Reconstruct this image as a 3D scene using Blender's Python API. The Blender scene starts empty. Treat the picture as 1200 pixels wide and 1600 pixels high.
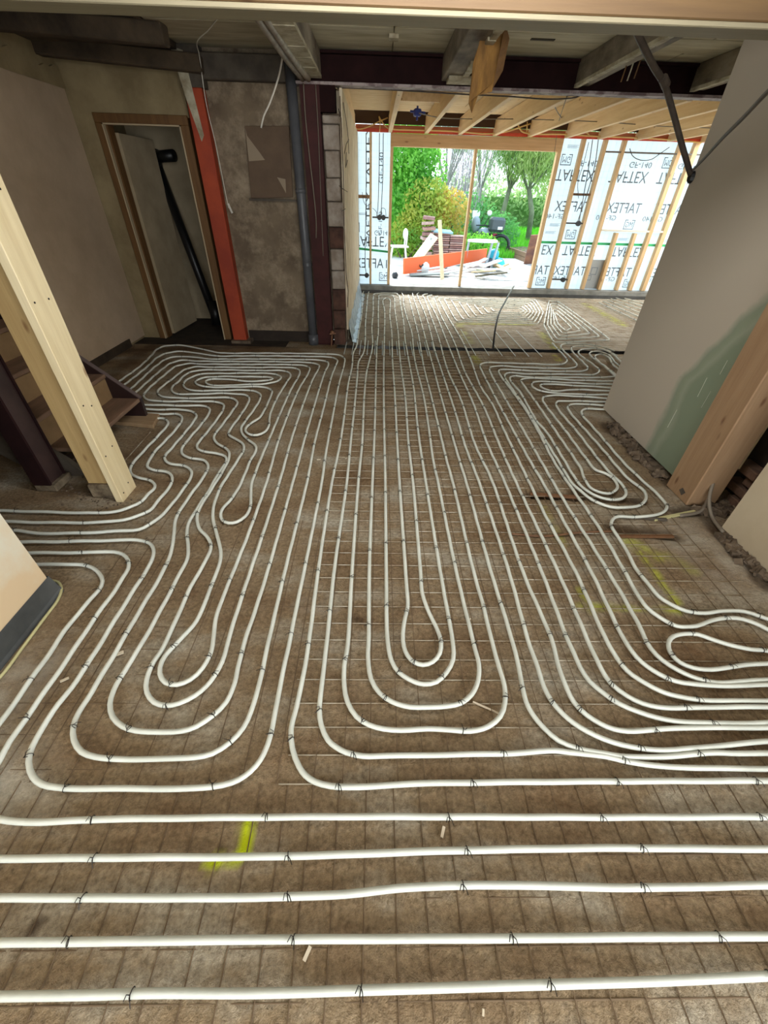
import bpy, math, random
import numpy as np
from mathutils import Vector, Matrix, Euler
random.seed(7); rng = np.random.default_rng(11)
SC = bpy.context.scene
COL = SC.collection
PI = math.pi

# ------------------------------------------------------------------ camera
CAM_H = 1.6
FPX = 629.39                                  # focal length in pixels of a 1200 x 1600 frame
PITCH, ROLL, YAW = math.radians(38.336), math.radians(1.7087), math.radians(1.5401)
_cy, _sy, _cp, _sp = math.cos(YAW), math.sin(YAW), math.cos(PITCH), math.sin(PITCH)
FWD = Vector((_sy*_cp, _cy*_cp, -_sp))
_r0 = Vector((_cy, -_sy, 0)); _u0 = _r0.cross(FWD)
RGT = math.cos(ROLL)*_r0 + math.sin(ROLL)*_u0
UPV = -math.sin(ROLL)*_r0 + math.cos(ROLL)*_u0
camd = bpy.data.cameras.new('camera'); cam = bpy.data.objects.new('camera', camd); COL.objects.link(cam)
camd.sensor_fit = 'VERTICAL'; camd.sensor_height = 36; camd.sensor_width = 27
camd.lens = FPX/1600*36; camd.clip_start = 0.02; camd.clip_end = 300
cam.matrix_world = Matrix(((RGT.x, UPV.x, -FWD.x, 0), (RGT.y, UPV.y, -FWD.y, 0), (RGT.z, UPV.z, -FWD.z, CAM_H), (0, 0, 0, 1)))
SC.camera = cam

# ------------------------------------------------------------------ world and lights
SC.view_settings.view_transform = 'Standard'; SC.view_settings.look = 'None'
SC.view_settings.exposure = 0.35; SC.view_settings.gamma = 1.0; SC.view_settings.use_curve_mapping = False
W = bpy.data.worlds.new('sky'); SC.world = W; W.use_nodes = True
wn = W.node_tree; wn.nodes.clear()
wo = wn.nodes.new('ShaderNodeOutputWorld'); wb = wn.nodes.new('ShaderNodeBackground')
wt = wn.nodes.new('ShaderNodeTexCoord'); ws = wn.nodes.new('ShaderNodeSeparateXYZ'); wr = wn.nodes.new('ShaderNodeValToRGB')
wn.links.new(wt.outputs['Generated'], ws.inputs[0]); wn.links.new(ws.outputs['Z'], wr.inputs[0])
wn.links.new(wr.outputs[0], wb.inputs[0]); wn.links.new(wb.outputs[0], wo.inputs[0])
wr.color_ramp.elements[0].position = 0.0; wr.color_ramp.elements[0].color = (0.86, 0.95, 1.0, 1)
wr.color_ramp.elements[1].position = 0.7; wr.color_ramp.elements[1].color = (0.62, 0.80, 1.0, 1)
wb.inputs[1].default_value = 1.9
sd = bpy.data.lights.new('sun', 'SUN'); sd.energy = 6.5; sd.angle = math.radians(30); sd.color = (1, 0.98, 0.94)
so = bpy.data.objects.new('sun', sd); COL.objects.link(so)
so.rotation_euler = Vector((0.2, -1.0, -0.95)).to_track_quat('-Z', 'Y').to_euler()
def area(name, loc, direction, sx, sy, power, color):
    d = bpy.data.lights.new(name, 'AREA'); d.shape = 'RECTANGLE'; d.size = sx; d.size_y = sy; d.energy = power; d.color = color
    o = bpy.data.objects.new(name, d); COL.objects.link(o); o.location = loc
    o.rotation_euler = Vector(direction).to_track_quat('-Z', 'Z').to_euler(); return o
area('front_window_light', (0.3, -2.93, 1.35), (0, 1, -0.05), 3.2, 1.9, 70, (0.97, 0.99, 1.0))
area('side_window_light', (2.13, -1.55, 1.40), (-1, 0, -0.05), 2.0, 1.8, 88, (0.97, 0.99, 1.0))
area('room_fill_light', (0.2, 1.55, 2.60), (0, 0.75, -0.6), 1.4, 0.7, 56, (1.0, 0.98, 0.95))  # unseen fill light, added to even out brightness along the old room
area('extension_fill_light', (5.85, 7.4, 2.60), (-0.35, 0, -1), 1.2, 3.0, 170, (0.95, 0.98, 1.0))  # unseen fill light, added behind the plasterboard to brighten the extension

# ------------------------------------------------------------------ helpers: rays of the survey photograph -> world
def _ray(x, y):
    return RGT*((x-600)/FPX) - UPV*((y-800)/FPX) + FWD
def FL(x, y, z=0.0):
    d = _ray(x, y); t = (z-CAM_H)/d.z; return Vector((d.x*t, d.y*t, z))
def AY(x, y, Y):
    d = _ray(x, y); t = Y/d.y; return Vector((d.x*t, Y, CAM_H+d.z*t))
def AX(x, y, X):
    d = _ray(x, y); t = X/d.x; return Vector((X, d.y*t, CAM_H+d.z*t))

# ------------------------------------------------------------------ helpers: materials
MAT = {}
def leafmat(name, c1, c2):
    if name in MAT: return MAT[name]
    m = mat(name, c1, .7, c2, 1.6, contrast=(.3, .7)); nt = m.node_tree; b = nt.nodes['Principled BSDF']; o = [n for n in nt.nodes if n.type == 'OUTPUT_MATERIAL'][0]
    t = nt.nodes.new('ShaderNodeBsdfTranslucent'); x = nt.nodes.new('ShaderNodeMixShader'); x.inputs[0].default_value = .55
    nt.links.new(b.inputs['Base Color'].links[0].from_socket, t.inputs[0]); nt.links.new(b.outputs[0], x.inputs[1]); nt.links.new(t.outputs[0], x.inputs[2]); nt.links.new(x.outputs[0], o.inputs[0]); return m
def mat(name, color, rough=0.7, color2=None, scale=8.0, detail=6.0, bump=0.0, bscale=60.0, metal=0.0, stretch=None, contrast=(0.35, 0.65), spec=0.5, voro=None):
    if name in MAT: return MAT[name]
    m = bpy.data.materials.new(name); m.use_nodes = True; nt = m.node_tree; b = nt.nodes['Principled BSDF']
    b.inputs['Roughness'].default_value = rough; b.inputs['Metallic'].default_value = metal
    b.inputs['Specular IOR Level'].default_value = spec
    tc = nt.nodes.new('ShaderNodeTexCoord'); mp = nt.nodes.new('ShaderNodeMapping')
    if stretch: mp.inputs['Scale'].default_value = stretch
    nt.links.new(tc.outputs['Object'], mp.inputs[0])
    if color2 is not None:
        n = nt.nodes.new('ShaderNodeTexNoise'); n.inputs['Scale'].default_value = scale; n.inputs['Detail'].default_value = detail
        n.inputs['Roughness'].default_value = 0.62
        nt.links.new(mp.outputs[0], n.inputs['Vector'])
        r = nt.nodes.new('ShaderNodeValToRGB'); nt.links.new(n.outputs[0], r.inputs[0])
        r.color_ramp.elements[0].position = contrast[0]; r.color_ramp.elements[1].position = contrast[1]
        r.color_ramp.elements[0].color = (*color, 1); r.color_ramp.elements[1].color = (*color2, 1)
        nt.links.new(r.outputs[0], b.inputs['Base Color'])
    else:
        b.inputs['Base Color'].default_value = (*color, 1)
    if bump:
        n2 = nt.nodes.new('ShaderNodeTexNoise'); n2.inputs['Scale'].default_value = bscale; n2.inputs['Detail'].default_value = 5
        nt.links.new(mp.outputs[0], n2.inputs['Vector'])
        bp = nt.nodes.new('ShaderNodeBump'); bp.inputs['Strength'].default_value = bump; bp.inputs['Distance'].default_value = 0.01
        nt.links.new(n2.outputs[0], bp.inputs['Height']); nt.links.new(bp.outputs[0], b.inputs['Normal'])
    MAT[name] = m; return m
def srgb(r, g, b):
    f = lambda c: ((c/255+0.055)/1.055)**2.4 if c > 10 else c/255/12.92
    return (f(r), f(g), f(b))
def wood(name, c1, c2, axis='z', rough=0.65, grain=1.0, knots=True):
    if name in MAT: return MAT[name]
    st = {'z': (14, 14, 0.9), 'y': (14, 0.9, 14), 'x': (0.9, 14, 14)}[axis]
    m = mat(name, c1, rough, c2, scale=1.6*grain, detail=7, bump=0.12, bscale=9, stretch=st, contrast=(0.3, 0.7))
    if knots:
        nt = m.node_tree; b = nt.nodes['Principled BSDF']; src = b.inputs['Base Color'].links[0].from_socket
        tc = nt.nodes.new('ShaderNodeTexCoord'); mp = nt.nodes.new('ShaderNodeMapping')
        mp.inputs['Scale'].default_value = {'z': (9, 9, 3.2), 'y': (9, 3.2, 9), 'x': (3.2, 9, 9)}[axis]
        v = nt.nodes.new('ShaderNodeTexVoronoi'); v.inputs['Scale'].default_value = 1.0
        nt.links.new(tc.outputs['Object'], mp.inputs[0]); nt.links.new(mp.outputs[0], v.inputs['Vector'])
        r = nt.nodes.new('ShaderNodeValToRGB'); r.color_ramp.elements[0].position = 0.05; r.color_ramp.elements[1].position = 0.13
        r.color_ramp.elements[0].color = (1, 1, 1, 1); r.color_ramp.elements[1].color = (0, 0, 0, 1)
        nt.links.new(v.outputs['Distance'], r.inputs[0])
        mx = nt.nodes.new('ShaderNodeMix'); mx.data_type = 'RGBA'
        nt.links.new(r.outputs[0], mx.inputs[0]); nt.links.new(src, mx.inputs[6])
        mx.inputs[7].default_value = (c1[0]*0.45, c1[1]*0.35, c1[2]*0.3, 1)
        nt.links.new(mx.outputs[2], b.inputs['Base Color'])
    return m

# ------------------------------------------------------------------ helpers: meshes
class MB:
    def __init__(s): s.v = []; s.f = []
    def add(s, v, f):
        o = len(s.v); s.v += [tuple(q) for q in v]; s.f += [tuple(i+o for i in q) for q in f]; return s
    def box(s, x0, x1, y0, y1, z0, z1):
        return s.add([(x0,y0,z0),(x1,y0,z0),(x1,y1,z0),(x0,y1,z0),(x0,y0,z1),(x1,y0,z1),(x1,y1,z1),(x0,y1,z1)],
                     [(0,3,2,1),(4,5,6,7),(0,1,5,4),(1,2,6,5),(2,3,7,6),(3,0,4,7)])
    def beam(s, p, q, w, h, up=(0,0,1), ends=(0,0)):
        p = Vector(p); q = Vector(q); d = (q-p).normalized(); sd_ = d.cross(Vector(up))
        sd_ = sd_.normalized() if sd_.length > 1e-5 else Vector((1,0,0)); u = sd_.cross(d).normalized()
        v = []
        for c in (p, q):
            for a, b in ((-1,-1),(1,-1),(1,1),(-1,1)): v.append(c+sd_*(a*w/2)+u*(b*h/2))
        return s.add(v, [(0,1,2,3),(7,6,5,4),(4,5,1,0),(5,6,2,1),(6,7,3,2),(7,4,0,3)])
    def obox(s, c, size, rot):
        R_ = Euler(rot).to_matrix(); c = Vector(c); v = []
        for x, y, z in ((-1,-1,-1),(1,-1,-1),(1,1,-1),(-1,1,-1),(-1,-1,1),(1,-1,1),(1,1,1),(-1,1,1)):
            v.append(c+R_ @ Vector((x*size[0]/2, y*size[1]/2, z*size[2]/2)))
        return s.add(v, [(0,3,2,1),(4,5,6,7),(0,1,5,4),(1,2,6,5),(2,3,7,6),(3,0,4,7)])
    def tube(s, pts, r, n=8, caps=True, r2=None):
        pts = [Vector(p) for p in pts]; N = len(pts); prev = None; v = []
        for i, p in enumerate(pts):
            d = (pts[min(i+1, N-1)]-pts[max(i-1, 0)]).normalized()
            a = d.cross(Vector((0,0,1))) if prev is None else prev-d*prev.dot(d)
            if a.length < 1e-4: a = d.cross(Vector((1,0,0)))
            a.normalize(); b = d.cross(a); prev = a
            rr = r if r2 is None else r+(r2-r)*i/(N-1)
            for k in range(n):
                t = 2*PI*k/n; v.append(p+a*(math.cos(t)*rr)+b*(math.sin(t)*rr))
        f = [(i*n+k, i*n+(k+1) % n, (i+1)*n+(k+1) % n, (i+1)*n+k) for i in range(N-1) for k in range(n)]
        if caps: f += [tuple(range(n-1, -1, -1)), tuple((N-1)*n+k for k in range(n))]
        return s.add(v, f)
    def prism(s, outline, axis, a, b):
        # outline: 2-D points; axis: the extruded axis
        n = len(outline); v = []
        for t in (a, b):
            for p, q in outline: v.append({'x': (t,p,q), 'y': (p,t,q), 'z': (p,q,t)}[axis])
        return s.add(v, [tuple(range(n)), tuple(range(2*n-1, n-1, -1))]+[(i, i+n, (i+1) % n+n, (i+1) % n) for i in range(n)])
    def ball(s, c, r, n=8, m=6, sq=(1,1,1)):
        v = []; c = Vector(c)
        for i in range(m+1):
            th = PI*i/m
            for k in range(n):
                ph = 2*PI*k/n; v.append(c+Vector((math.sin(th)*math.cos(ph)*r*sq[0], math.sin(th)*math.sin(ph)*r*sq[1], math.cos(th)*r*sq[2])))
        return s.add(v, [(i*n+k, i*n+(k+1) % n, (i+1)*n+(k+1) % n, (i+1)*n+k) for i in range(m) for k in range(n)])
    def data(s, name):
        me = bpy.data.meshes.new(name); me.from_pydata(s.v, [], s.f); me.update()
        import bmesh
        bm = bmesh.new(); bm.from_mesh(me); bmesh.ops.recalc_face_normals(bm, faces=bm.faces); bm.to_mesh(me); bm.free()
        return me
def put(o, parent=None):
    COL.objects.link(o)
    if parent is not None:
        o.parent = parent; o.matrix_parent_inverse = Matrix.Translation(-ORIG.get(parent.name, Vector((0,0,0))))
    return o
ORIG = {}
def tag(o, label=None, cat=None, group=None, kind=None):
    if label: o['label'] = label
    if cat: o['category'] = cat
    if group: o['group'] = group
    if kind: o['kind'] = kind
    return o
def empty(name, loc, label=None, cat=None, group=None, kind=None):
    o = bpy.data.objects.new(name, None); COL.objects.link(o); o.location = loc; o.empty_display_size = 0.1
    ORIG[o.name] = Vector(loc); return tag(o, label, cat, group, kind)
def obj(name, mb, m, parent=None, smooth=False, bevel=0.0, label=None, kind=None):
    me = mb if isinstance(mb, bpy.types.Mesh) else mb.data(name)
    if not me.materials: me.materials.append(m)
    if smooth:
        me.polygons.foreach_set('use_smooth', [True]*len(me.polygons))
    o = bpy.data.objects.new(name, me); put(o, parent)
    if bevel:
        b = o.modifiers.new('bevel', 'BEVEL'); b.width = bevel; b.segments = 1; b.limit_method = 'ANGLE'
    if label: o['label'] = label
    if kind: o['kind'] = kind
    return o
def struct(name, mb, m, parent=None, **k):
    o = obj(name, mb, m, parent, **k)
    if parent is None: o['kind'] = 'structure'
    return o
def single(name, mb, m, label, cat, group=None, **k):
    o = obj(name, mb, m, None, **k); return tag(o, label, cat, group)
def box(*a): return MB().box(*a)
def smoothpath(P, step=0.03):
    P = [Vector(p) for p in P]
    if len(P) < 3:
        n = max(1, int((P[1]-P[0]).length/step)); return [P[0].lerp(P[1], i/n) for i in range(n+1)]
    Q = [P[0]*2-P[1]]+P+[P[-1]*2-P[-2]]; out = []
    for i in range(1, len(Q)-2):
        a, b, c, d = Q[i-1:i+3]; L = (c-b).length; n = max(1, int(math.ceil(L/step)))
        # centripetal Catmull-Rom
        t0 = 0; t1 = t0+max((b-a).length, 1e-4)**0.5; t2 = t1+max(L, 1e-4)**0.5; t3 = t2+max((d-c).length, 1e-4)**0.5
        for k in range(n):
            t = t1+(t2-t1)*k/n
            A1 = a*((t1-t)/(t1-t0))+b*((t-t0)/(t1-t0)); A2 = b*((t2-t)/(t2-t1))+c*((t-t1)/(t2-t1)); A3 = c*((t3-t)/(t3-t2))+d*((t-t2)/(t3-t2))
            B1 = A1*((t2-t)/(t2-t0))+A2*((t-t0)/(t2-t0)); B2 = A2*((t3-t)/(t3-t1))+A3*((t-t1)/(t3-t1))
            out.append(B1*((t2-t)/(t2-t1))+B2*((t-t1)/(t2-t1)))
    out.append(P[-1]); return out
def fbm(x, y, scale, octaves=4, seed=0):
    r = np.random.default_rng(seed); T = r.random((256, 256)); out = 0; amp = 1; tot = 0
    for k in range(octaves):
        u = x*scale*2**k+k*17.3; v = y*scale*2**k+k*9.1
        i = np.floor(u).astype(int); j = np.floor(v).astype(int); a = u-i; b = v-j; a = a*a*(3-2*a); b = b*b*(3-2*b)
        g = lambda p, q: T[p % 256, q % 256]
        out = out+amp*((g(i,j)*(1-a)+g(i+1,j)*a)*(1-b)+(g(i,j+1)*(1-a)+g(i+1,j+1)*a)*b); tot += amp; amp *= 0.5
    return out/tot

# ------------------------------------------------------------------ materials
PLASTER = mat('plaster_beige', srgb(202,182,156), 0.85, srgb(186,166,140), 3, bump=0.08, bscale=70)
RAWWALL = mat('raw_plaster', srgb(166,150,114), 0.9, srgb(134,118,86), 2.5, bump=0.25, bscale=25)
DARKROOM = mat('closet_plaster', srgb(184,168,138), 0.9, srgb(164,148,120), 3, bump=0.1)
PIPE = mat('white_heating_pipe', srgb(222,226,216), 0.38, srgb(204,208,198), 6, contrast=(0.4, 0.75))
TIE = mat('dark_tie_wire', srgb(45,40,36), 0.5, metal=0.6)
WIRE = mat('mesh_wire', srgb(196,188,168), 0.4, srgb(138,118,90), 9, metal=0.3, contrast=(0.4, 0.6))
FOILB = mat('black_foil', srgb(26,28,28), 0.35)
TIMB_Z = wood('pale_post_timber', srgb(236,220,180), srgb(214,194,150), 'z')
TIMB_Z2 = wood('knotty_column_timber', srgb(164,134,102), srgb(144,114,84), 'z')
TIMB_Z3 = wood('brown_batten_timber', srgb(124,86,54), srgb(98,66,42), 'z', knots=False)
TIMB_X = wood('pale_beam_timber', srgb(132,120,94), srgb(116,104,80), 'x')
JOIST = wood('new_joist_timber', srgb(238,212,168), srgb(216,184,136), 'y')
STUD = wood('new_stud_timber', srgb(232,202,158), srgb(208,172,124), 'z')
HEADER = wood('new_header_timber', srgb(222,184,138), srgb(196,156,110), 'x')
PLY = mat('roof_boarding', srgb(226,202,156), 0.75, srgb(204,174,126), 5, stretch=(1, 6, 1), bump=0.1)
OLDJ = mat('old_painted_joist', srgb(150,140,122), 0.85, srgb(84,72,58), 5, bump=0.4, bscale=30, stretch=(1, 0.4, 1))
OLDEDGE = mat('pale_plaster_edge', srgb(200,194,170), 0.85, srgb(150,138,112), 8, bump=0.5, bscale=40)
PLANK = mat('painted_ceiling_board', srgb(206,200,174), 0.8, srgb(168,158,130), 3, bump=0.15, bscale=20, stretch=(0.5, 3, 1))
MAROON = mat('maroon_steel', srgb(72,34,32), 0.6, srgb(54,26,24), 5, bump=0.05, spec=.2)
DKMAROON = mat('dark_maroon_steel', srgb(44,24,24), 0.9, srgb(32,17,18), 5, spec=.15)
FLANGE = mat('chipped_flange', srgb(168,154,152), 0.6, srgb(112,92,92), 7, contrast=(0.45, 0.55), stretch=(1, 1, 1))
ORANGE = mat('orange_steel', srgb(178,70,32), 0.6, srgb(148,52,26), 3, bump=0.06)
ORANGEB = mat('bright_orange_paint', srgb(238,98,40), 0.5)
GREYPIPE = mat('grey_drain_plastic', srgb(92,94,98), 0.4, srgb(78,80,84), 4)
BLACK = mat('black_plastic', srgb(16,17,18), 0.4)
CREAM = mat('cream_wall_board', srgb(226,214,188), 0.85, srgb(198,180,150), 5, bump=0.3, bscale=22)
FOIL = mat('silver_foil', srgb(208,222,230), 0.3, srgb(160,180,192), 12, bump=0.8, bscale=30, metal=0.4)
DOORF = wood('door_frame_wood', srgb(122,88,48), srgb(96,66,34), 'z', knots=False)
DOORT = mat('pale_frame_lip', srgb(190,172,140), 0.7)
CABLEW = mat('white_cable', srgb(216,212,200), 0.45)
CABLEG = mat('grey_cable', srgb(120,110,96), 0.6)
CABLED = mat('dark_conduit', srgb(74,64,54), 0.6, srgb(54,46,40), 20)
YCABLE = mat('yellow_conduit', srgb(226,190,120), 0.55)
STAIRW = mat('stair_tread_wood', srgb(132,104,84), 0.6, srgb(106,82,64), 3, stretch=(6, 1, 6), bump=0.08)
STAIRD = mat('dark_stair_side', srgb(40,24,24), 0.45)
STAIRE = mat('worn_stair_edge', srgb(96,82,80), 0.6)
GREYBD = mat('grey_dusty_board', srgb(96,88,76), 0.8, srgb(70,62,54), 5, bump=0.1)
BITU = mat('grey_membrane', srgb(86,88,88), 0.5, srgb(62,64,64), 4, bump=0.15, bscale=12)
NEARPL = mat('near_wall_paint', srgb(226,220,200), 0.8, srgb(222,196,158), 1.6, contrast=(0.42, 0.6))
FOAM = mat('pale_edge_foam', srgb(196,190,140), 0.7)
RUBBLE = mat('broken_mortar', srgb(120,104,86), 0.95, srgb(70,58,46), 9, bump=0.6, bscale=40)
KERB = mat('kerb_concrete', srgb(150,152,148), 0.8, srgb(120,122,118), 6, bump=0.15)

def wall_paint_old():
    m = mat('flaking_painted_brick', srgb(136,120,98), 0.9, srgb(94,80,64), 2.2, detail=8, bump=0.5, bscale=16, contrast=(0.3, 0.7))
    nt = m.node_tree; b = nt.nodes['Principled BSDF']; src = b.inputs['Base Color'].links[0].from_socket
    tc = nt.nodes.new('ShaderNodeTexCoord'); n = nt.nodes.new('ShaderNodeTexNoise'); n.inputs['Scale'].default_value = 5.5; n.inputs['Detail'].default_value = 9; n.inputs['Roughness'].default_value = 0.7
    nt.links.new(tc.outputs['Object'], n.inputs['Vector'])
    r = nt.nodes.new('ShaderNodeValToRGB'); r.color_ramp.elements[0].position = 0.46; r.color_ramp.elements[1].position = 0.74
    nt.links.new(n.outputs[0], r.inputs[0]); mx = nt.nodes.new('ShaderNodeMix'); mx.data_type = 'RGBA'
    nt.links.new(r.outputs[0], mx.inputs[0]); nt.links.new(src, mx.inputs[6]); mx.inputs[7].default_value = (*srgb(168,152,128), 1)
    nt.links.new(mx.outputs[2], b.inputs['Base Color']); return m
OLDWALL = wall_paint_old()

def membrane_mat():
    m = bpy.data.materials.new('pale_blue_membrane'); m.use_nodes = True; nt = m.node_tree; nt.nodes.clear()
    o = nt.nodes.new('ShaderNodeOutputMaterial'); d = nt.nodes.new('ShaderNodeBsdfDiffuse'); t = nt.nodes.new('ShaderNodeBsdfTranslucent'); mx = nt.nodes.new('ShaderNodeMixShader')
    c = nt.nodes.new('ShaderNodeTexCoord'); n = nt.nodes.new('ShaderNodeTexNoise'); n.inputs['Scale'].default_value = 1.5
    r = nt.nodes.new('ShaderNodeValToRGB'); r.color_ramp.elements[0].color = (*srgb(186,210,224), 1); r.color_ramp.elements[1].color = (*srgb(212,228,238), 1)
    nt.links.new(c.outputs['Object'], n.inputs['Vector']); nt.links.new(n.outputs[0], r.inputs[0])
    nt.links.new(r.outputs[0], d.inputs[0]); nt.links.new(r.outputs[0], t.inputs[0]); mx.inputs[0].default_value = 0.36
    nt.links.new(d.outputs[0], mx.inputs[1]); nt.links.new(t.outputs[0], mx.inputs[2]); nt.links.new(mx.outputs[0], o.inputs[0]); return m
MEMB = membrane_mat()
PRINT = mat('grey_print', srgb(112,124,134), 0.7)
GREENP = mat('green_print', srgb(60,190,120), 0.7)

def floor_mat():
    m = bpy.data.materials.new('rough_cement_floor'); m.use_nodes = True; nt = m.node_tree; b = nt.nodes['Principled BSDF']; b.inputs['Roughness'].default_value = 0.92
    b.inputs['Specular IOR Level'].default_value = 0.25
    N = nt.nodes; L = nt.links
    tc = N.new('ShaderNodeTexCoord')
    def noise(s, det, rough=0.6, st=None):
        n = N.new('ShaderNodeTexNoise'); n.inputs['Scale'].default_value = s; n.inputs['Detail'].default_value = det; n.inputs['Roughness'].default_value = rough
        if st:
            mp = N.new('ShaderNodeMapping'); mp.inputs['Scale'].default_value = st; L.new(tc.outputs['Object'], mp.inputs[0]); L.new(mp.outputs[0], n.inputs['Vector'])
        else: L.new(tc.outputs['Object'], n.inputs['Vector'])
        return n.outputs[0]
    def ramp(src, stops):
        r = N.new('ShaderNodeValToRGB'); L.new(src, r.inputs[0]); e = r.color_ramp.elements
        while len(e) > len(stops): e.remove(e[-1])
        while len(e) < len(stops): e.new(0.5)
        for q, (p, c) in zip(e, stops): q.position = p; q.color = (*c, 1)
        return r.outputs[0]
    def mix(f, a, c, mode='MIX'):
        x = N.new('ShaderNodeMix'); x.data_type = 'RGBA'; x.blend_type = mode
        if isinstance(f, float): x.inputs[0].default_value = f
        else: L.new(f, x.inputs[0])
        L.new(a, x.inputs[6])
        if isinstance(c, tuple): x.inputs[7].default_value = (*c, 1)
        else: L.new(c, x.inputs[7])
        return x.outputs[2]
    base = ramp(noise(2.2, 7, st=(0.8, 1.6, 1)), [(0.30, srgb(128,102,74)), (0.5, srgb(154,134,106)), (0.70, srgb(186,178,160))])
    fine = ramp(noise(55, 5, 0.7), [(0.3, (0.52, 0.50, 0.48)), (0.7, (1.28, 1.28, 1.28))])
    c = mix(1.0, base, fine, 'MULTIPLY')
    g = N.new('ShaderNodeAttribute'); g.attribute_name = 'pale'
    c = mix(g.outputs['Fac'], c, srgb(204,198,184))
    dk = N.new('ShaderNodeAttribute'); dk.attribute_name = 'dark'
    c = mix(dk.outputs['Fac'], c, srgb(62,44,30))
    sp = N.new('ShaderNodeAttribute'); sp.attribute_name = 'spray'
    c = mix(sp.outputs['Fac'], c, srgb(210,222,30))
    L.new(c, b.inputs['Base Color'])
    h1 = noise(42, 6, 0.7); h2 = noise(160, 3, 0.6)
    ad = N.new('ShaderNodeMath'); ad.operation = 'MULTIPLY_ADD'; L.new(h2, ad.inputs[0]); ad.inputs[1].default_value = 0.4; L.new(h1, ad.inputs[2])
    bp = N.new('ShaderNodeBump'); bp.inputs['Strength'].default_value = 0.9; bp.inputs['Distance'].default_value = 0.012
    L.new(ad.outputs[0], bp.inputs['Height']); L.new(bp.outputs[0], b.inputs['Normal']); return m
FLOORM = floor_mat()

# ================================================================== SETTING
ZC = 2.64                                   # ceiling boards
YB = 5.60                                   # face of the steel beam / end of the old room
YD = 5.76                                   # wall with the cupboard door
YE = 9.30                                   # inner face of the new timber wall
XL = -3.15
def seg_d(x, y, a, b):
    ax, ay = a[0], a[1]; bx, by = b[0]-ax, b[1]-ay; t = np.clip(((x-ax)*bx+(y-ay)*by)/(bx*bx+by*by), 0, 1)
    return np.hypot(x-ax-t*bx, y-ay-t*by)
def grid_floor(name, x0, x1, y0, y1, st, amp, sprays, darks, pales, seed, zoff=None, thick=0.12):
    nx = int((x1-x0)/st)+1; ny = int((y1-y0)/st)+1
    X, Y = np.meshgrid(np.linspace(x0, x1, nx), np.linspace(y0, y1, ny)); X = X.ravel(); Y = Y.ravel()
    Z = (fbm(X, Y, 3, 3, seed)-0.5)*amp*2+(fbm(X, Y, 22, 3, seed+1)-0.5)*amp*1.6
    Z = np.minimum(Z, 0.006)
    sp = np.zeros_like(X); dk = np.zeros_like(X); pl = np.zeros_like(X)
    nz = fbm(X, Y, 14, 4, seed+3)
    for a, b, w, s in sprays: sp = np.maximum(sp, s*np.clip(1.3-seg_d(X, Y, a, b)/w, 0, 1)*np.clip(nz*2.6-0.6, 0, 1))
    for a, b, w, s, depth in darks:
        f = np.clip(1.5-(seg_d(X, Y, a, b)+(nz-0.5)*w*1.2)/w, 0, 1); dk = np.maximum(dk, s*f); Z = Z-depth*f
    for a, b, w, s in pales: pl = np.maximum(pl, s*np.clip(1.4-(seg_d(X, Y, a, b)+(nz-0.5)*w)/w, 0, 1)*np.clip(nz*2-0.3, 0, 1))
    me = bpy.data.meshes.new(name)
    V = np.column_stack([X, Y, Z]); i = np.arange((ny-1)*(nx-1)); r = i//(nx-1); c = i % (nx-1); a = r*nx+c
    F = np.column_stack([a, a+1, a+nx+1, a+nx])
    me.vertices.add(len(V)); me.vertices.foreach_set('co', V.ravel()); me.loops.add(F.size); me.loops.foreach_set('vertex_index', F.ravel())
    me.polygons.add(len(F)); me.polygons.foreach_set('loop_start', np.arange(0, F.size, 4)); me.polygons.foreach_set('loop_total', np.full(len(F), 4)); me.update(); me.validate()
    sp = np.clip(sp, 0, 1)
    for nm, arr in (('spray', sp), ('dark', dk), ('pale', pl)):
        at = me.attributes.new(nm, 'FLOAT', 'POINT'); at.data.foreach_set('value', arr.astype(np.float32))
    me.materials.append(FLOORM); me.polygons.foreach_set('use_smooth', [True]*len(F))
    o = bpy.data.objects.new(name, me); COL.objects.link(o); o['kind'] = 'structure'; return o
f2 = lambda x, y: tuple(FL(x, y))[:2]
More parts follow.
